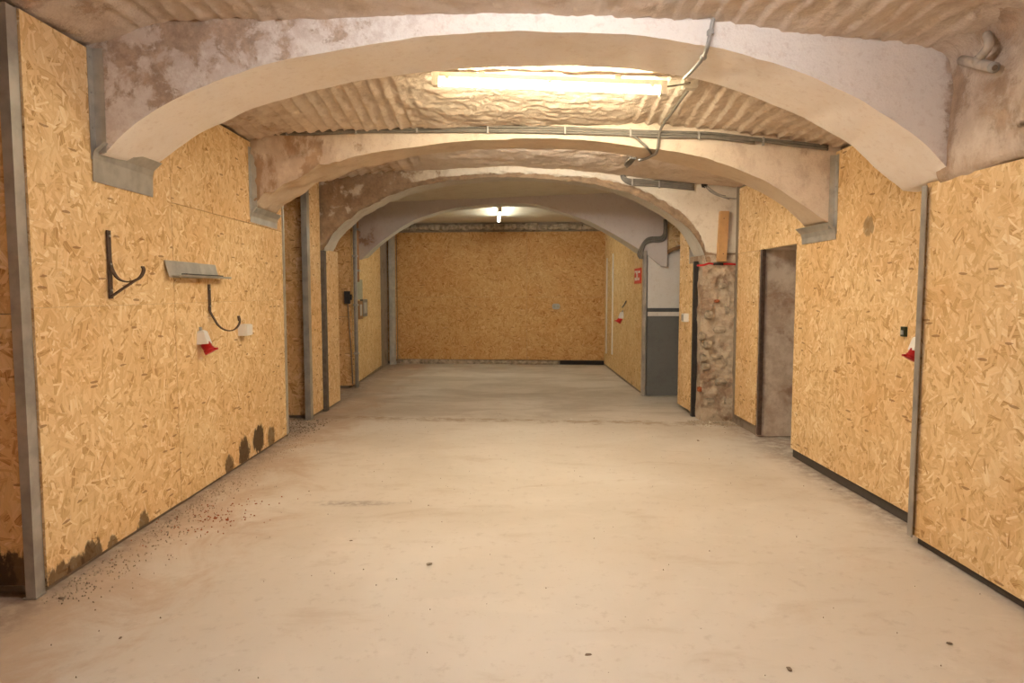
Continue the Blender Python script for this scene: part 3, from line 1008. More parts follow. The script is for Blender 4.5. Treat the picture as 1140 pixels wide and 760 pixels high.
# board with a torn underside over the white wall
tb = onY(741, 250, 9.14)
tor = [(741, 246), (741, 280), (745, 278.5), (749, 276), (753, 274), (757, 272), (764, 271), (772, 271), (772, 246)]
v3 = [onY(x, y, 9.15) for x, y in tor]
n3 = len(v3)
vv = v3 + [p + Vector((0, 0.02, 0)) for p in v3]
ff = [tuple(range(n3)), tuple(reversed(range(n3, 2 * n3)))] + [(i, (i + 1) % n3 + 0, (i + 1) % n3 + n3, i + n3)[::-1] for i in range(n3)]
mesh_obj('board', vv, ff, 'osb', wall_right, uvoff=(3.3, 8.1))
MB().strap([onY(742, 281, 9.14), onY(750, 277, 9.14), onY(758, 275, 9.14), onY(772, 275, 9.14)], 0.03, 0.045).build('torn_edge', 'cardboard', wall_right)


# ------------------------------------------------------------------ steel posts and edges
def channel_post(label, x0, x1, y0, y1, z1, mat='galv_dull'):
    """U-section steel upright: web towards the viewer, two flanges"""
    t = 0.004
    root = thing('steel_post', label, 'post', ((x0 + x1) / 2, y0, 0))
    MB().box(x0, x1, y0, y0 + t, 0, z1).build('web', mat, root)
    MB().box(x1 - t, x1, y0 + t, y1, 0, z1).build('flange', mat, root)
    MB().box(x0, x0 + t, y0 + t, y1, 0, z1).build('flange', mat, root)
    MB().box(x0 - 0.012, x1 + 0.004, y0 - 0.004, y1, -0.004, 0.004).build('foot_plate', mat, root)
    return root


channel_post('tall grey steel post at the left edge of the picture', -2.216, -2.170, 3.045, 3.11, 2.645)
channel_post('thin grey steel post beside the left foot of the third arch', -2.245, -2.185, 7.44, 7.54, 2.70)
channel_post('grey steel post in the far left corner by the back wall', -2.325, -2.215, 13.22, 13.34, 2.62, 'galv')
m = MB()
m.box(2.236, 2.264, 3.736, 3.742, 0.04, 1.97).box(2.236, 2.242, 3.70, 3.736, 0.04, 1.97)
tag(m.build('steel_edge_trim', 'galv_dull'), 'narrow grey steel edge trim down the nearest right board', 'trim')
m = MB()
m.box(1.793, 1.838, 9.16, 9.175, 0.0, 1.95).box(1.793, 1.80, 9.175, 9.24, 0.0, 1.95)
tag(m.build('steel_corner_guard', 'galv_dull'), 'grey steel corner guard beside the white and grey wall', 'trim')


# ------------------------------------------------------------------ galvanised flashings at the arch feet
def flashing(label, side, X, ya, yb, zt, zb, zp, lip, w_=0.05):
    """angle strip up the corner of lining and arch, folded plate under the foot"""
    s = side
    root = thing('arch_flashing', label, 'flashing', (X, ya, zb), 'galvanised flashings at the arch feet')
    m = MB()
    xa, xb = X + s * 0.002, X + s * w_
    m.box(min(xa, xb), max(xa, xb), ya - 0.012, ya - 0.009, zp - 0.02, zt)
    xa, xb = X + s * 0.002, X + s * 0.005
    m.box(min(xa, xb), max(xa, xb), ya - 0.055, ya - 0.012, zp - 0.06, zt)
    strip = m.build('angle_strip', 'galv', root)
    m = MB()
    prof_ = [(X + s * 0.003, zb), (X + s * 0.006, zp - 0.05), (X + s * 0.014, zp - 0.015), (X + s * lip, zp + lip * 0.45)]
    vs, fs = [], []
    for (x, z) in prof_:
        vs += [(x, ya - 0.05, z), (x, yb, z), (x + s * 0.003, yb, z - 0.003), (x + s * 0.003, ya - 0.05, z - 0.003)]
    for k in range(len(prof_) - 1):
        for q in range(4):
            fs.append((k * 4 + q, k * 4 + (q + 1) % 4, k * 4 + 4 + (q + 1) % 4, k * 4 + 4 + q))
    fs += [(3, 2, 1, 0), tuple(4 * (len(prof_) - 1) + q for q in range(4))]
    m.add(vs, fs)
    m.build('foot_plate', 'galv', root)
    for zz in (lerp(zp, zt, 0.2), lerp(zp, zt, 0.55), lerp(zp, zt, 0.9)):
        MB().tube([(X + s * 0.003, ya - 0.034, zz), (X + s * 0.010, ya - 0.034, zz)], 0.006, 6).build('screw', 'galv_dull', strip)
    return root


flashing('largest galvanised flashing, at the left foot of the first arch', 1, XL, 3.645, 4.19, 2.655, 1.975, 2.145, 0.065, 0.058)
flashing('galvanised flashing at the left foot of the second arch', 1, XL, 5.80, 6.40, 2.60, 1.985, 2.085, 0.05, 0.05)
flashing('galvanised flashing at the right foot of the second arch', -1, XR2, 5.09, 5.62, 2.40, 1.79, 1.885, 0.06, 0.045)


# ------------------------------------------------------------------ lamps
def lamp(label, c, length, axis, tilt, light, group='tube lamps on the ceiling', stub=True):
    root = thing('tube_lamp', label, 'lamp', c, group)
    ax = Vector(axis).normalized()
    ax = Vector((ax.x, ax.y, tilt))
    ax.normalize()
    up = Vector((0, 0, 1))
    up = (up - ax * up.dot(ax)).normalized()
    sd = ax.cross(up)
    C = Vector(c)

    def bar(l0, l1, w0, w1, h0, h1):
        v = [C + ax * l + sd * w_ + up * h for h, ww in ((h0, w0), (h1, w1)) for l in (l0, l1) for w_ in (-ww, ww)]
        return MB().add(v, [(0, 2, 3, 1), (4, 5, 7, 6), (0, 1, 5, 4), (2, 6, 7, 3), (0, 4, 6, 2), (1, 3, 7, 5)])
    h = length / 2
    hs = bar(-h, h, 0.019, 0.019, 0.034, 0.065).build('housing', 'lamp_body', root)
    em = emit_mat('tube_glow', *light)
    MB().tube([C - ax * (h - 0.03), C + ax * (h - 0.03)], 0.017, 12).build('tube', em, root, True)
    for s in (-1, 1):
        bar(s * h - 0.02, s * h + 0.02, 0.026, 0.026, -0.022, 0.062).build('end_cap', 'lamp_body', hs)
    for q in (-0.45, 0.0, 0.45):
        bar(q * length - 0.012, q * length + 0.012, 0.021, 0.021, 0.02, 0.034).build('clip', 'lamp_body', hs)
    for q in (-0.3, 0.3):
        bar(q * length - 0.02, q * length + 0.02, 0.01, 0.01, 0.06, 0.14).build('bracket', 'lamp_body', hs)
    return root


lL, lR = onY(485, 92, 4.45), onY(738, 102, 4.45)
lc = (lL + lR) / 2
lamp('bright warm tube lamp behind the crown of the first arch', lc, (lR - lL).length, (1, 0, 0), (lR.z - lL.z) / (lR.x - lL.x), LAMP_MAIN)
lamp('tube lamp on the vault in front of the first arch, above the viewer', (0.15, 2.15, 2.69), 1.5, (1, 0, 0), 0.0, LAMP_FRONT)
lamp('tube lamp hidden behind the crown of the second arch', (0.45, 6.18, 2.765), 1.2, (1, 0, 0), 0.0, LAMP_HIDDEN)
lamp('small tube lamp on the flat ceiling before the back wall', (-0.165, 11.35, 2.645), 1.5, (0.03, -1, 0), 0.0, LAMP_FAR)


# ------------------------------------------------------------------ cables
def cables(name, label, runs, r, mat='conduit', cat='cable', clips=(), clipr=0.02):
    root = thing(name, label, cat, runs[0][0])
    for pts in runs:
        MB().tube(spline(pts, 5), r, 8).build('cable', mat, root, True)
    for c, d in clips:
        x, y, z = c
        MB().box(x - 0.007, x + 0.007, y - 0.006, y + 0.014, z - d, z + d).build('clip', 'conduit_lt', root)
    return root


def a2pt(x, y, off=0.022):
    p = onPlan(x, y, (A2['fl'][0], A2['fl'][1] - off), (A2['fr'][0], A2['fr'][1] - off))
    return p


main = [(266, 147.5), (300, 147), (350, 146), (400, 144.5), (460, 143.5), (540, 144), (620, 144.5), (680, 147), (735, 149), (790, 151), (840, 156), (885, 161.5), (922, 165.5)]
runs = []
for dy, off in ((-2.4, 0.02), (0.2, 0.028), (2.6, 0.022)):
    runs.append([a2pt(x, y + dy + 0.5 * math.sin(x * 0.05 + dy), off) for x, y in main[(0 if dy < 2 else 1):(len(main) if dy < 2 else 11)]])
cl = [(a2pt(x, table([(a, b) for a, b in main], x), 0.036), 0.030) for x in (319, 396, 464, 543, 629, 702, 778, 850)]
cables('cable_bundle', 'bundle of grey cables along the top of the second arch', runs, 0.0105, clips=cl)
# branch from the bundle round the second arch
cables('cable', 'short grey branch cable dropping from the bundle on the second arch',
       [[a2pt(702, 150, 0.03), a2pt(708, 153, 0.03), a2pt(716, 160, 0.025), a2pt(721, 165, 0.015), onPlan(725, 169, (A2['fl'][0], A2['fl'][1] + .18), (A2['fr'][0], A2['fr'][1] + .18)) - Vector((0, 0, 0.014))]], 0.009)
# conduit over the face of the first arch
fo = lambda x, y, d=0.02: onPlan(x, y, (A1['fl'][0], A1['fl'][1] - d), (A1['fr'][0], A1['fr'][1] - d))
mid_l = (A1['fl'][0], lerp(A1['fl'][1], A1['rl'][1], 0.5))
mid_r = (A1['fr'][0], lerp(A1['fr'][1], A1['rr'][1], 0.5))
p_top = fo(799, 4)
cond = [Vector((p_top.x + 0.02, p_top.y - 0.6, 2.74)), Vector((p_top.x + 0.01, p_top.y - 0.12, p_top.z + 0.045)), fo(799, 6), fo(794, 22), fo(791, 36), fo(788, 50, 0.025),
        onPlan(783, 62, (A1['fl'][0], A1['fl'][1] + 0.10), (A1['fr'][0], A1['fr'][1] + 0.10)) - Vector((0, 0, 0.008)),
        onPlan(772, 77, mid_l, mid_r) - Vector((0, 0, 0.0)),
        onPlan(762, 87, A1['rl'], A1['rr']) - Vector((0, 0, 0.0))]
root = thing('conduit', 'grey conduit bending over the face of the first arch', 'conduit', cond[2])
MB().tube(spline(cond, 6), 0.0105, 10).build('pipe', 'conduit_lt', root, True)
for q in (4, 6):
    p = cond[q]
    MB().box(p.x - 0.014, p.x + 0.014, p.y - 0.013, p.y + 0.02, p.z - 0.010, p.z + 0.012).build('clip', 'conduit_lt', root)


# cable on the vault running from the lamp to the second arch
def onCeil(px, py, zf, ya, yb, dz=0.02):
    d = sight(px, py)
    best = None
    for k in range(401):
        Y = lerp(ya, yb, k / 400)
        p = d * (Y / d.y) + Vector((0, 0, EYE))
        if p.z > zf(p.x, p.y) - dz:
            return Vector((p.x, p.y, zf(p.x, p.y) - dz))
        best = p
    return best


vc = [onCeil(x, y, zc1, 4.0, 5.6) for x, y in ((766, 100), (757, 112), (748, 125), (739, 137))]
a2s = lambda x, y, d: onPlan(x, y, (A2['fl'][0], A2['fl'][1] + d), (A2['fr'][0], A2['fr'][1] + d)) - Vector((0, 0, 0.02))
vc += [a2pt(734, 149, 0.045), a2pt(733, 158, 0.02), a2pt(732, 165.5, 0.015), a2s(730, 168, 0.06), a2s(726, 170.5, 0.19), a2s(718, 174, 0.38), a2s(712, 175.5, 0.48)]
cables('cable', 'grey cable crossing the vault from the bright lamp to the second arch', [vc], 0.011)
cables('cable', 'thin cable from the right end of the bright tube lamp', [[lR + Vector((0.02, 0, 0.03)), onCeil(752, 95, zc1, 4.0, 5.5), onCeil(768, 92, zc1, 4.0, 5.5)]], 0.006)
bx = onCeil(768, 93, zc1, 4.0, 5.5, 0.0)
m = MB().box(bx.x - 0.045, bx.x + 0.045, bx.y - 0.04, bx.y + 0.04, bx.z - 0.03, bx.z + 0.03)
jb = thing('ceiling_junction_box', 'small pale junction box on the vault right of the bright lamp', 'junction box', (bx.x, bx.y, bx.z))
m.build('body', 'lamp_body', jb)
MB().box(bx.x - 0.038, bx.x + 0.038, bx.y - 0.033, bx.y + 0.033, bx.z - 0.036, bx.z - 0.03).build('lid', 'lamp_body', jb)


# cables behind the second arch running to the right pier
def a3pt(x, y, off=0.02):
    return onPlan(x, y, (A3['fl'][0], A3['fl'][1] - off), (A3['fr'][0], A3['fr'][1] - off))


b2 = [(704, 176), (699, 182), (694, 189), (693.5, 196), (698, 201), (706, 202.5), (725, 203.5), (745, 205), (773, 208)]
runs = []
for k in range(4):
    dx, dy = -1.2 + 0.8 * k, -2.6 + 1.9 * k
    pts = [onCeil(705 + dx * 2.0, 175.5 + dy * 0.1, zc2, 6.0, 7.6), onCeil(699 + dx * 2, 182 + dy * 0.3, zc2, 6.0, 7.6)]
    pts += [a3pt(x - dx * 1.2 * (i < 2), y + dy * min(1, 0.4 + 0.2 * i), 0.02) for i, (x, y) in enumerate(b2[2:])]
    runs.append(pts)
cables('cable_bundle', 'fan of four grey cables turning onto the third arch', runs, 0.0105,
       clips=[(a3pt(704, 203, 0.032), 0.04), (a3pt(734, 205, 0.032), 0.04)])
hp = a3pt(784, 206, 0.0)
lump_o = lump('cable_hole_shade', (hp.x, hp.y, hp.z), (0.035, 0.03, 0.03), 'dark', None, 5)  # dark lump painted as the shade inside the hole
struct(lump_o, 'dark lump standing for the shaded hole where wires enter the wall at the third arch')
lump_o.name = 'hole_shade'
cables('loose_wires', 'thin loose grey wires hanging from the hole at the third arch',
       [[a3pt(785, 206), a3pt(789, 212), a3pt(797, 217), a3pt(807, 220), a3pt(820, 221)],
        [a3pt(783, 206), a3pt(788, 210.5), a3pt(794, 214), a3pt(802, 218.5), a3pt(812, 222)],
        [a3pt(785, 205), a3pt(792, 211), a3pt(800, 216), a3pt(808, 218)]], 0.005, 'conduit_lt', 'wire')


def a4pt(x, y, off=0.03):
    return onPlan(x, y, (A4['fl'][0], A4['fl'][1] - off), (A4['fr'][0], A4['fr'][1] - off))


runs = []
for k in range(3):
    o_ = (k - 1) * 2.2
    runs.append([a4pt(740.5 + o_ * 0.4, 244), a4pt(740.5 + o_ * 0.4, 256), a4pt(739.5 + o_ * .4, 263 + o_), a4pt(735, 266 + o_), a4pt(725, 266.5 + o_), a4pt(719, 269 + o_),
                 a4pt(715 + o_ * .8, 275), a4pt(712.5 + o_, 283), a4pt(715 + o_, 288)])
cables('cable_bundle', 'dark grey conduit looped round the right foot of the fourth arch', runs, 0.013, 'conduit')

# red cable across the pier, black tape in the middle
pr = lambda x, y: onY(x, y, 7.36)
root = thing('red_cable', 'red cable with black tape pinned across the rough pier', 'cable', pr(777, 295))
MB().tube(spline([pr(776, 295.5), pr(783, 295), pr(789, 293.2), pr(793, 293.5), pr(797, 294)], 5), 0.011, 8).build('cable', 'red', root, True)
MB().tube(spline([pr(802, 294), pr(810, 293.6), pr(816, 294), pr(821.5, 294.5)], 5), 0.011, 8).build('cable', 'red', root, True)
MB().tube([pr(794, 293.8), pr(799, 293.6), pr(805, 293.8)], 0.013, 8).build('tape', 'black', root, True)

# wooden plank on the spandrel
q0, q1 = onY(798.5, 291, 7.36), onY(811, 235, 7.36)
m = MB()
m.add([(q0.x, 7.335, q0.z), (q0.x + 0.092, 7.335, q0.z), (q0.x + 0.092, 7.40, q0.z), (q0.x, 7.40, q0.z),
       (q0.x + 0.018, 7.335, q1.z), (q0.x + 0.11, 7.335, q1.z), (q0.x + 0.11, 7.40, q1.z), (q0.x + 0.018, 7.40, q1.z)],
      [(0, 3, 2, 1), (4, 5, 6, 7), (0, 1, 5, 4), (1, 2, 6, 5), (2, 3, 7, 6), (3, 0, 4, 7)])
root = thing('wooden_plank', 'short upright softwood plank fixed above the red cable', 'plank', (q0.x, 7.36, q0.z))
m.build('plank', 'wood', root)
for zz in (0.15, 0.85):
    z_ = lerp(q0.z, q1.z, zz)
    MB().tube([(q0.x + 0.055, 7.336, z_), (q0.x + 0.055, 7.330, z_)], 0.006, 6).build('screw', 'rust_iron', root)

# ------------------------------------------------------------------ fittings on the left wall
yh = 3.705
root = thing('wall_hook', 'dark iron wall hook with diagonal brace on the left boards', 'hook', (XL, yh, 1.37))
xw = XL + 0.004
bb = MB().strap([(xw + 0.004, yh, 1.365), (xw + 0.004, yh, 1.73)], 0.034, 0.007).build('back_bar', 'rust_iron', root)
arm = [(122, 281), (122.5, 290), (125, 300), (131, 309.5), (140, 313.5), (149, 312.5), (155, 309.5), (158.5, 305), (160, 300), (158.5, 296.5)]
MB().strap(spline([onY(x, y, yh) for x, y in arm], 4), 0.028, 0.007).build('hook_arm', 'rust_iron', root)
MB().strap([onY(122.5, 331, yh), onY(137, 321, yh), onY(153, 310.5, yh)], 0.026, 0.007).build('brace', 'rust_iron', root)
for z_ in (1.41, 1.55, 1.70):
    MB().tube([(xw + 0.006, yh, z_), (xw + 0.014, yh, z_)], 0.007, 6).build('screw', 'galv_dull', bb)

yh2 = 4.92
root = thing('wall_hook', 'plain dark iron wall hook below the metal ledge', 'hook', (XL, yh2, 1.27))
bb = MB().strap([(xw + 0.004, yh2, 1.265), (xw + 0.004, yh2, 1.455)], 0.03, 0.007).build('back_bar', 'rust_iron', root)
arm = [(232.5, 341), (234, 347), (238.5, 355), (243, 362), (249, 366.5), (256, 368), (262, 366), (266, 361), (267, 356), (265.5, 351.5)]
MB().strap(spline([onY(x, y, yh2) for x, y in arm], 4), 0.026, 0.007).build('hook_arm', 'rust_iron', root)
MB().strap([onY(266.5, 357, yh2 - 0.004), onY(265.6, 351.5, yh2 - 0.004)], 0.03, 0.010).build('tip', 'rust_iron', root)
for z_ in (1.30, 1.42):
    MB().tube([(xw + 0.006, yh2, z_), (xw + 0.014, yh2, z_)], 0.006, 6).build('screw', 'galv_dull', bb)

# folded sheet-metal ledge
root = thing('metal_ledge', 'folded sheet metal ledge between the two wall hooks', 'ledge', (XL, 4.3, 1.49))


def sheet(prof, y0, y1, name, mat, parent, t=0.003, skew=0.0):
    vs, fs = [], []
    for (x, z) in prof:
        vs += [(x, y0 + skew * (1.6 - z), z), (x, y1, z), (x + t, y1, z - t), (x + t, y0 + skew * (1.6 - z), z - t)]
    for k in range(len(prof) - 1):
        for q in range(4):
            fs.append((k * 4 + q, k * 4 + (q + 1) % 4, k * 4 + 4 + (q + 1) % 4, k * 4 + 4 + q))
    fs += [(3, 2, 1, 0), tuple(4 * (len(prof) - 1) + q for q in range(4))]
    return MB().add(vs, fs).build(name, mat, parent)


sheet([(XL + 0.003, 1.60), (XL + 0.012, 1.56), (XL + 0.030, 1.495)], 4.30, 4.76, 'back_sheet', 'galv', root)
sheet([(XL + 0.003, 1.598), (XL + 0.012, 1.558), (XL + 0.030, 1.500)], 4.763, 5.04, 'back_sheet', 'galv', root)
sheet([(XL + 0.028, 1.508), (XL + 0.075, 1.500), (XL + 0.078, 1.512)], 4.34, 5.14, 'shelf', 'galv', root)
MB().box(XL + 0.032, XL + 0.07, 4.46, 5.02, 1.512, 1.520).build('slot_shade', 'black', root)  # black bar stands in for the shade in the ledge's gap

# small white box
root = thing('junction_box', 'small white junction box at the tip of the lower hook', 'junction box', (XL, 5.45, 1.05))
MB().box(XL, XL + 0.062, 5.43, 5.56, 1.052, 1.142).build('body', 'plastic', root)
MB().box(XL + 0.062, XL + 0.072, 5.435, 5.555, 1.057, 1.137).build('lid', 'plastic', root)


def power_socket(label, base, out, along, k=1.0):
    """wall-mounted industrial socket: white tapered housing, red tilted coupling with hinged lid.
    base: point on the wall, out: direction into the room, along: along the wall"""
    B, O, A, U = Vector(base), Vector(out), Vector(along), Vector((0, 0, 1))
    root = thing('power_socket', label, 'socket', base, 'red and white power sockets')
    m = MB()
    secs = [(0.085, 0.025, 0.028), (0.075, 0.036, 0.045), (0.0, 0.046, 0.070), (-0.008, 0.046, 0.072)]
    vs, fs = [], []
    for (z, hw, dp) in secs:
        vs += [B + U * z * k - A * hw * k, B + U * z * k + A * hw * k,
               B + U * (z + 0.006) * k + A * hw * 0.8 * k + O * dp * k, B + U * (z + 0.006) * k - A * hw * 0.8 * k + O * dp * k]
    for j in range(len(secs) - 1):
        for q in range(4):
            fs.append((j * 4 + q, j * 4 + (q + 1) % 4, j * 4 + 4 + (q + 1) % 4, j * 4 + 4 + q))
    fs += [(0, 1, 2, 3), (15, 14, 13, 12)]
    m.add(vs, fs)
    m.build('housing', 'plastic', root)
    d = (-U + O * 0.62).normalized()
    c0 = B + O * 0.038 * k - U * 0.002 * k
    cp = MB().tube([c0, c0 + d * 0.045 * k, c0 + d * 0.046 * k, c0 + d * 0.062 * k], [0.034 * k, 0.034 * k, 0.039 * k, 0.039 * k], 14).build('coupling', 'red', root, True)
    e = c0 + d * 0.064 * k
    hn = d.cross(A).normalized()
    MB().tube([e, e + d * 0.010 * k], [0.041 * k, 0.038 * k], 14).build('lid', 'red', cp, True)
    lip = e + (O * 0.042 + U * 0.018) * k
    MB().box(lip.x - 0.012 * k, lip.x + 0.012 * k, lip.y - 0.012 * k, lip.y + 0.012 * k, lip.z - 0.006 * k, lip.z + 0.008 * k).build('latch', 'red', cp)
    MB().tube([B + U * 0.083 * k + O * 0.014 * k, B + U * 0.112 * k + O * 0.010 * k], [0.013 * k, 0.010 * k], 8).build('gland', 'plastic_gr', root, True)
    return root


p = onX(222, 380, XL)
power_socket('red and white power socket below the ledge on the left boards', (XL, p.y, 1.045), (1, 0, 0), (0, 1, 0), 1.0)
p = onX(1014, 384, XR2)
power_socket('red power socket half hidden by the steel trim on the right', (XR2, 3.955, 1.065), (-1, 0, 0), (0, 1, 0), 0.85)
p = onX(694, 355, 1.822)
power_socket('small red and white power socket on the far right boards', (1.82, p.y, 0.985), (-1, 0, 0), (0, 1, 0), 1.1)
pc = onX(701, 344, 1.80)
cables('socket_cable', 'short grey cable above the far right power socket', [[Vector((1.80, p.y, 1.16)), Vector((1.805, p.y - 0.15, 1.20)), Vector((1.81, p.y - 0.3, 1.26))]], 0.010)

# little dark switch on the right boards
p = onX(1008, 369, XR2)
root = thing('light_switch', 'tiny dark green switch beside the right steel trim', 'switch', (XR2, p.y, p.z))
MB().box(XR2 - 0.020, XR2, p.y - 0.022, p.y + 0.018, p.z - 0.03, p.z + 0.03).build('body', plain('dark_green_plastic', (0.035, 0.045, 0.02), 0.4), root)
MB().box(XR2 - 0.026, XR2 - 0.020, p.y - 0.014, p.y + 0.010, p.z - 0.018, p.z + 0.008).build('rocker', 'plastic_gr', root)

# grey switch box on the reveal panel
p = onX(763, 353, 2.04)
root = thing('switch_box', 'small grey switch box on the reveal panel below the third arch', 'switch', (2.05, 7.9, 1.08))
MB().box(1.995, 2.052, 7.80, 7.90, p.z - 0.05, p.z + 0.045).build('body', 'plastic', root)
MB().box(1.988, 1.995, 7.815, 7.885, p.z - 0.035, p.z + 0.03).build('rocker', 'plastic_gr', root)

# steel socket plate on the back boards
p = onY(619, 341, bk(0.9) - 0.01)
root = thing('wall_plate', 'round edged grey socket plate on the back wall', 'socket', (p.x, bk(p.x), p.z))
m = MB()
ang = [2 * math.pi * k / 16 for k in range(16)]
vs = [(p.x + 0.075 * math.copysign(abs(math.cos(a)) ** 0.6, math.cos(a)), bk(p.x) - 0.004 - d, p.z + 0.055 * math.copysign(abs(math.sin(a)) ** 0.6, math.sin(a))) for d in (0, 0.03) for a in ang]
m.add(vs, [tuple(range(16, 32))[::-1]] + [(k, (k + 1) % 16, 16 + (k + 1) % 16, 16 + k) for k in range(16)])
m.build('body', 'plastic_gr', root)
for s in (-1, 1):
    MB().tube([(p.x + s * 0.032, bk(p.x) - 0.032, p.z), (p.x + s * 0.032, bk(p.x) - 0.040, p.z)], 0.022, 10).build('outlet', 'green_grey', root)

# two white battens and the red sign on the far right boards
for (yc, za, zb, wd, lab) in ((12.03, 0.30, 2.07, 0.075, 'nearer tall white batten on the far right boards'), (12.78, 0.25, 2.03, 0.07, 'farther tall white batten close to the back corner')):
    X_ = 1.815 + (yc - 9.24) / 3.9 * 0.015
    m = MB().box(X_ - 0.016, X_ - 0.001, yc - wd / 2, yc + wd / 2, za, zb)
    root = thing('white_batten', lab, 'batten', (X_, yc, za))
    m.build('batten', 'plastic', root)
    for q in (0.06, 0.5, 0.94):
        z_ = lerp(za, zb, q)
        MB().tube([(X_ - 0.016, yc, z_), (X_ - 0.019, yc, z_)], 0.008, 6).build('screw', 'galv_dull', root)

sa, sb = onX(706.4, 306, 1.808), onX(713.6, 306, 1.808)
zt, zb = onX(710, 298.5, 1.808).z, onX(710, 315.5, 1.808).z
root = thing('fire_sign', 'small red and white sign on the far right boards', 'sign', (1.81, sa.y, zb))
Xs = 1.806
ya, yb = sb.y, sa.y          # ya nearer
MB().box(Xs, 1.815, ya, yb, zb, zt).build('plate', 'sign_red', root)


def sg(u0, u1, v0, v1, mat, name, d):
    y_0, y_1 = lerp(yb, ya, u0), lerp(yb, ya, u1)
    MB().box(Xs - d, Xs, min(y_0, y_1), max(y_0, y_1), lerp(zb, zt, v0), lerp(zb, zt, v1)).build(name, mat, root)


sg(0.08, 0.40, 0.20, 0.84, 'plastic', 'print', 0.002)
sg(0.46, 0.54, 0.20, 0.84, 'plastic', 'print', 0.002)
sg(0.62, 0.88, 0.68, 0.82, 'plastic', 'print', 0.002)
sg(0.60, 0.78, 0.20, 0.38, 'plastic', 'print', 0.002)
sg(0.05, 0.34, 0.40, 0.62, 'sign_red', 'print', 0.003)
sg(0.12, 0.26, 0.62, 0.74, 'sign_red', 'print', 0.003)

# fittings at the far left
yf = 9.885
p = onY(387.5, 331, yf)
root = thing('wall_phone', 'black switch box with hanging cord on the far left board', 'switch', (p.x, yf, p.z))
MB().box(p.x - 0.045, p.x + 0.035, yf - 0.05, yf, p.z - 0.09, p.z + 0.09).build('body', 'black', root)
MB().box(p.x + 0.03, p.x + 0.06, yf - 0.045, yf - 0.01, p.z - 0.035, p.z + 0.045).build('lever', 'black', root)
MB().tube(spline([(p.x, yf - 0.02, p.z - 0.09), (p.x + 0.02, yf - 0.02, p.z - 0.5), (p.x + 0.035, yf - 0.02, 0.6), (p.x + 0.05, yf - 0.02, 0.06)], 6), 0.007, 6).build('cord', 'conduit', root, True)
p0, p1 = onY(394.5, 240, 9.87), onY(394, 432, 9.87)
root = thing('vertical_conduit', 'pale grey conduit running down the far left corner', 'conduit', (p0.x, 9.87, 0.0))
MB().tube([(p0.x, 9.87, 0.02), (p0.x, 9.87, 2.70)], 0.028, 10).build('pipe', 'conduit_lt', root, True)
for z_ in (0.5, 1.2, 1.9):
    MB().box(p0.x - 0.036, p0.x + 0.036, 9.84, 9.89, z_, z_ + 0.03).build('clip', 'galv_dull', root)
xd = lambda Y: -2.265 - (Y - 9.92) / 3.33 * 0.12 + 0.002
root = thing('copper_pipe', 'brown pipe coming down behind the left foot of the fourth arch', 'pipe', (xd(10.2), 10.2, 2.0))
MB().tube([(xd(10.12) + 0.03, 10.12, 1.55), (xd(10.12) + 0.03, 10.12, 2.72)], 0.03, 10).build('pipe', 'copper', root, True)
for z_ in (1.7, 2.3):
    MB().box(xd(10.12), xd(10.12) + 0.066, 10.08, 10.16, z_, z_ + 0.03).build('clip', 'galv_dull', root)


def on_side(px0, px1, py0, py1, X):
    a, b = onX(px0, (py0 + py1) / 2, X), onX(px1, (py0 + py1) / 2, X)
    return a.y, b.y, onX((px0 + px1) / 2, py1, X).z, onX((px0 + px1) / 2, py0, X).z


for (px0, px1, py0, py1, mat, lab, nm, cat) in (
        (398, 403.5, 311, 333, 'green_grey', 'pale grey green card above the brown box on the far left', 'wall_card', 'card'),
        (396.5, 400.5, 335, 355, 'cardboard', 'narrow brown box on the far left boards', 'wall_box', 'box'),
        (402, 407, 333, 352, 'conduit', 'open grey metal box next to the brown box', 'wall_box', 'box')):
    y0_, y1_, z0_, z1_ = on_side(px0, px1, py0, py1, -2.27)
    X_ = xd((y0_ + y1_) / 2)
    root = thing(nm, lab, cat, (X_, y0_, z0_))
    th = 0.012 if nm == 'wall_card' else 0.05
    MB().box(X_ - 0.01, X_ + th, min(y0_, y1_), max(y0_, y1_), z0_, z1_).build('body', mat, root)
    MB().box(X_ + th, X_ + th + 0.004, min(y0_, y1_) + 0.06, max(y0_, y1_) - 0.06, z0_ + 0.05, z1_ - 0.05).build('face', 'plastic_gr' if nm != 'wall_card' else 'green_grey', root)

# broken clay pipe stubs in the right haunch
ph = [onX(1071, 67, 2.225), onX(1083, 69.5, 2.195), onX(1094, 72, 2.185), onX(1106, 75, 2.18)]
root = thing('pipe_stub', 'broken pale pipe stub sticking out of the right haunch', 'pipe', ph[0])
MB().tube(ph, [0.023, 0.024, 0.024, 0.023], 12).build('pipe', 'clay', root, True)
MB().tube([ph[3] - (ph[3] - ph[2]) * 0.1, ph[3] + (ph[3] - ph[2]) * 0.12], [0.0245, 0.0245], 12).build('rim', 'conduit_lt', root, True)
MB().tube([ph[3] + (ph[3] - ph[2]) * 0.10, ph[3] + (ph[3] - ph[2]) * 0.125], [0.013, 0.013], 10).build('bore_shade', 'crumb', root)  # brown disc stands in for the shade inside the pipe
pk = [onX(1099, 39, 2.20), onX(1101, 47, 2.16), onX(1099, 54, 2.16), onX(1091, 64, 2.18)]
root = thing('pipe_stub', 'smaller bent pale pipe stub above the broken one on the right', 'pipe', pk[0])
MB().tube(spline(pk, 4), 0.020, 10).build('pipe', 'clay', root, True)
MB().tube([pk[3], pk[3] + Vector((0, 0.02, -0.02))], 0.024, 10).build('rim', 'clay', root, True)

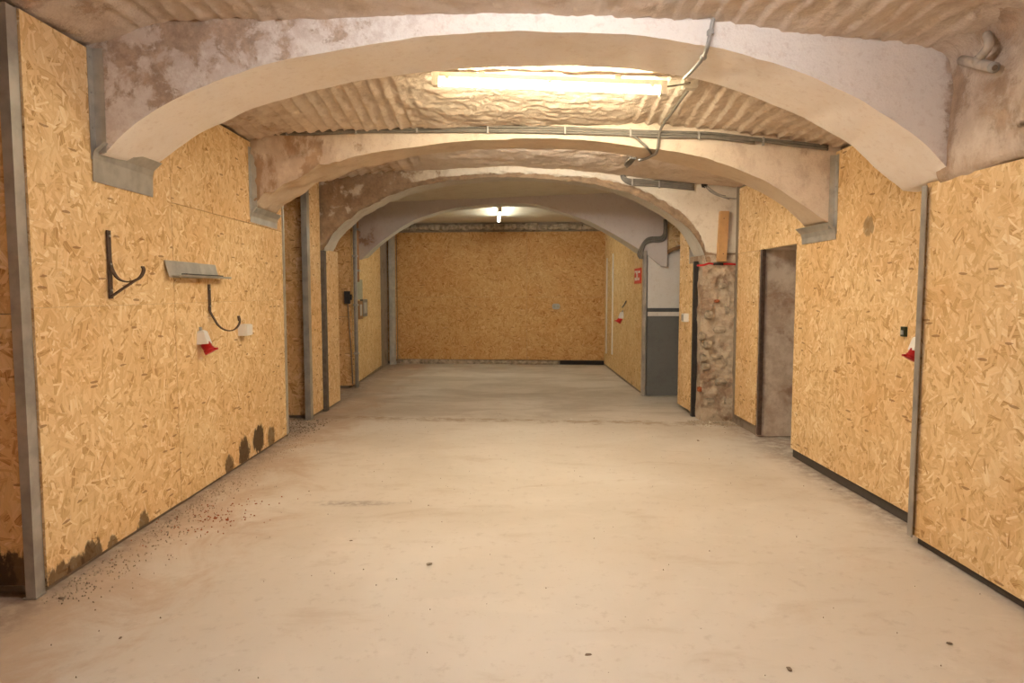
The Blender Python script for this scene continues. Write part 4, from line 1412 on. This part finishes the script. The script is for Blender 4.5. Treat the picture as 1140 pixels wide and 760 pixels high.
# ------------------------------------------------------------------ crumbs on the floor
chips = [(68, 665, 'crumb', 'dark crumb on the floor beside the tall left steel post', 1.3), (134, 709, 'crumb', 'dark crumb nearest the lower left corner of the picture', 0.8),
         (478, 627, 'rubble', 'flat grey flake on the floor left of the centre', 1.5), (777, 490, 'crumb', 'dark crumb on the floor before the rough pier', 1.5),
         (655, 728, 'crumb', 'brown crumb at the bottom of the floor right of the centre', 1.2), (879, 744, 'crumb', 'brown crumb at the bottom edge on the right', 1.3),
         (1057, 715, 'crumb', 'small brown crumb below the nearest right board', 1.0), (636, 466, 'plastic', 'tiny white scrap on the slab joint', 1.2),
         (253, 578, 'brick', 'largest red brick chip in the dirt by the left boards', 1.5), (240, 576, 'brick', 'red brick chip just left of the largest one', 1.2),
         (285, 560, 'brick', 'red brick chip lying alone right of the left dirt patch', 0.9), (391, 601, 'crumb', 'dark crumb on the left half of the floor', 0.8),
         (925, 544, 'crumb', 'brown crumb on the floor before the right boards', 0.8)]
names = {'brick': 'brick_chip', 'crumb': 'dirt_crumb', 'rubble': 'mortar_flake', 'plastic': 'paper_scrap'}
for k, (x, y, mt, lab, sz) in enumerate(chips):
    p = onZ(x, y)
    s = 0.0062 * sz
    o = lump(names[mt], (0, 0, 0), (s * 1.9, s, s * 0.4), mt, None, 500 + k)
    o.location = (p.x, p.y, s * 0.3 - 0.004)
    o.rotation_euler.z = random.uniform(0, 3)
    tag(o, lab, 'debris')


def grit(name, label, mat, n, place, smin, smax):
    m = MB()
    rng = random.Random(n)
    for _ in range(n):
        X, Y = place(rng)
        s_ = rng.uniform(smin, smax)
        a = rng.uniform(0, 6.28)
        c, d = math.cos(a) * s_, math.sin(a) * s_
        z = -0.006
        vs = [(X + c * 1.5, Y + d * 1.5, z), (X - d, Y + c, z), (X - c * 1.5, Y - d * 1.5, z), (X + d, Y - c, z),
              (X + c * 0.3, Y + d * 0.3, z + 0.005 + s_ * 0.45), (X - c * 0.4, Y - d * 0.2, z + 0.005 + s_ * 0.4)]
        m.add(vs, [(0, 1, 4), (1, 5, 4), (1, 2, 5), (2, 3, 5), (3, 4, 5), (3, 0, 4)])
    return tag(m.build(name, mat), label, 'grit', None, 'stuff')


def along_left(rng):
    Y = rng.uniform(3.0, 6.6)
    return XL + 0.02 + abs(rng.gauss(0, 0.13)), Y


grit('mortar_grit', 'fine pale mortar grit along the foot of the left boards', 'rubble', 900, along_left, 0.0015, 0.004)
grit('dirt_grit', 'fine dark dirt along the foot of the left boards', 'crumb', 320, along_left, 0.0015, 0.0035)
grit('brick_grit', 'red brick grit scattered by the left boards', 'brick', 110,
     lambda g: (lambda q: (q.x + g.gauss(0, 0.16), q.y + g.gauss(0, 0.22)))(onZ(238, 574)), 0.002, 0.005)
grit('floor_specks', 'sparse dark specks scattered over the concrete floor', 'crumb', 200,
     lambda g: (g.uniform(-2.0, 2.2), g.uniform(2.2, 8.9)), 0.0015, 0.0035)
grit('recess_dirt', 'heap of fine dirt at the foot of the left recess', 'crumb', 500,
     lambda g: (g.uniform(-2.6, -1.95), min(7.5, max(6.6, g.gauss(7.1, 0.3)))), 0.002, 0.007)
grit('pier_dirt', 'fine rubble at the foot of the rough pier', 'rubble', 400,
     lambda g: (g.uniform(1.95, 2.42), 7.40 - abs(g.gauss(0, 0.13))), 0.003, 0.010)
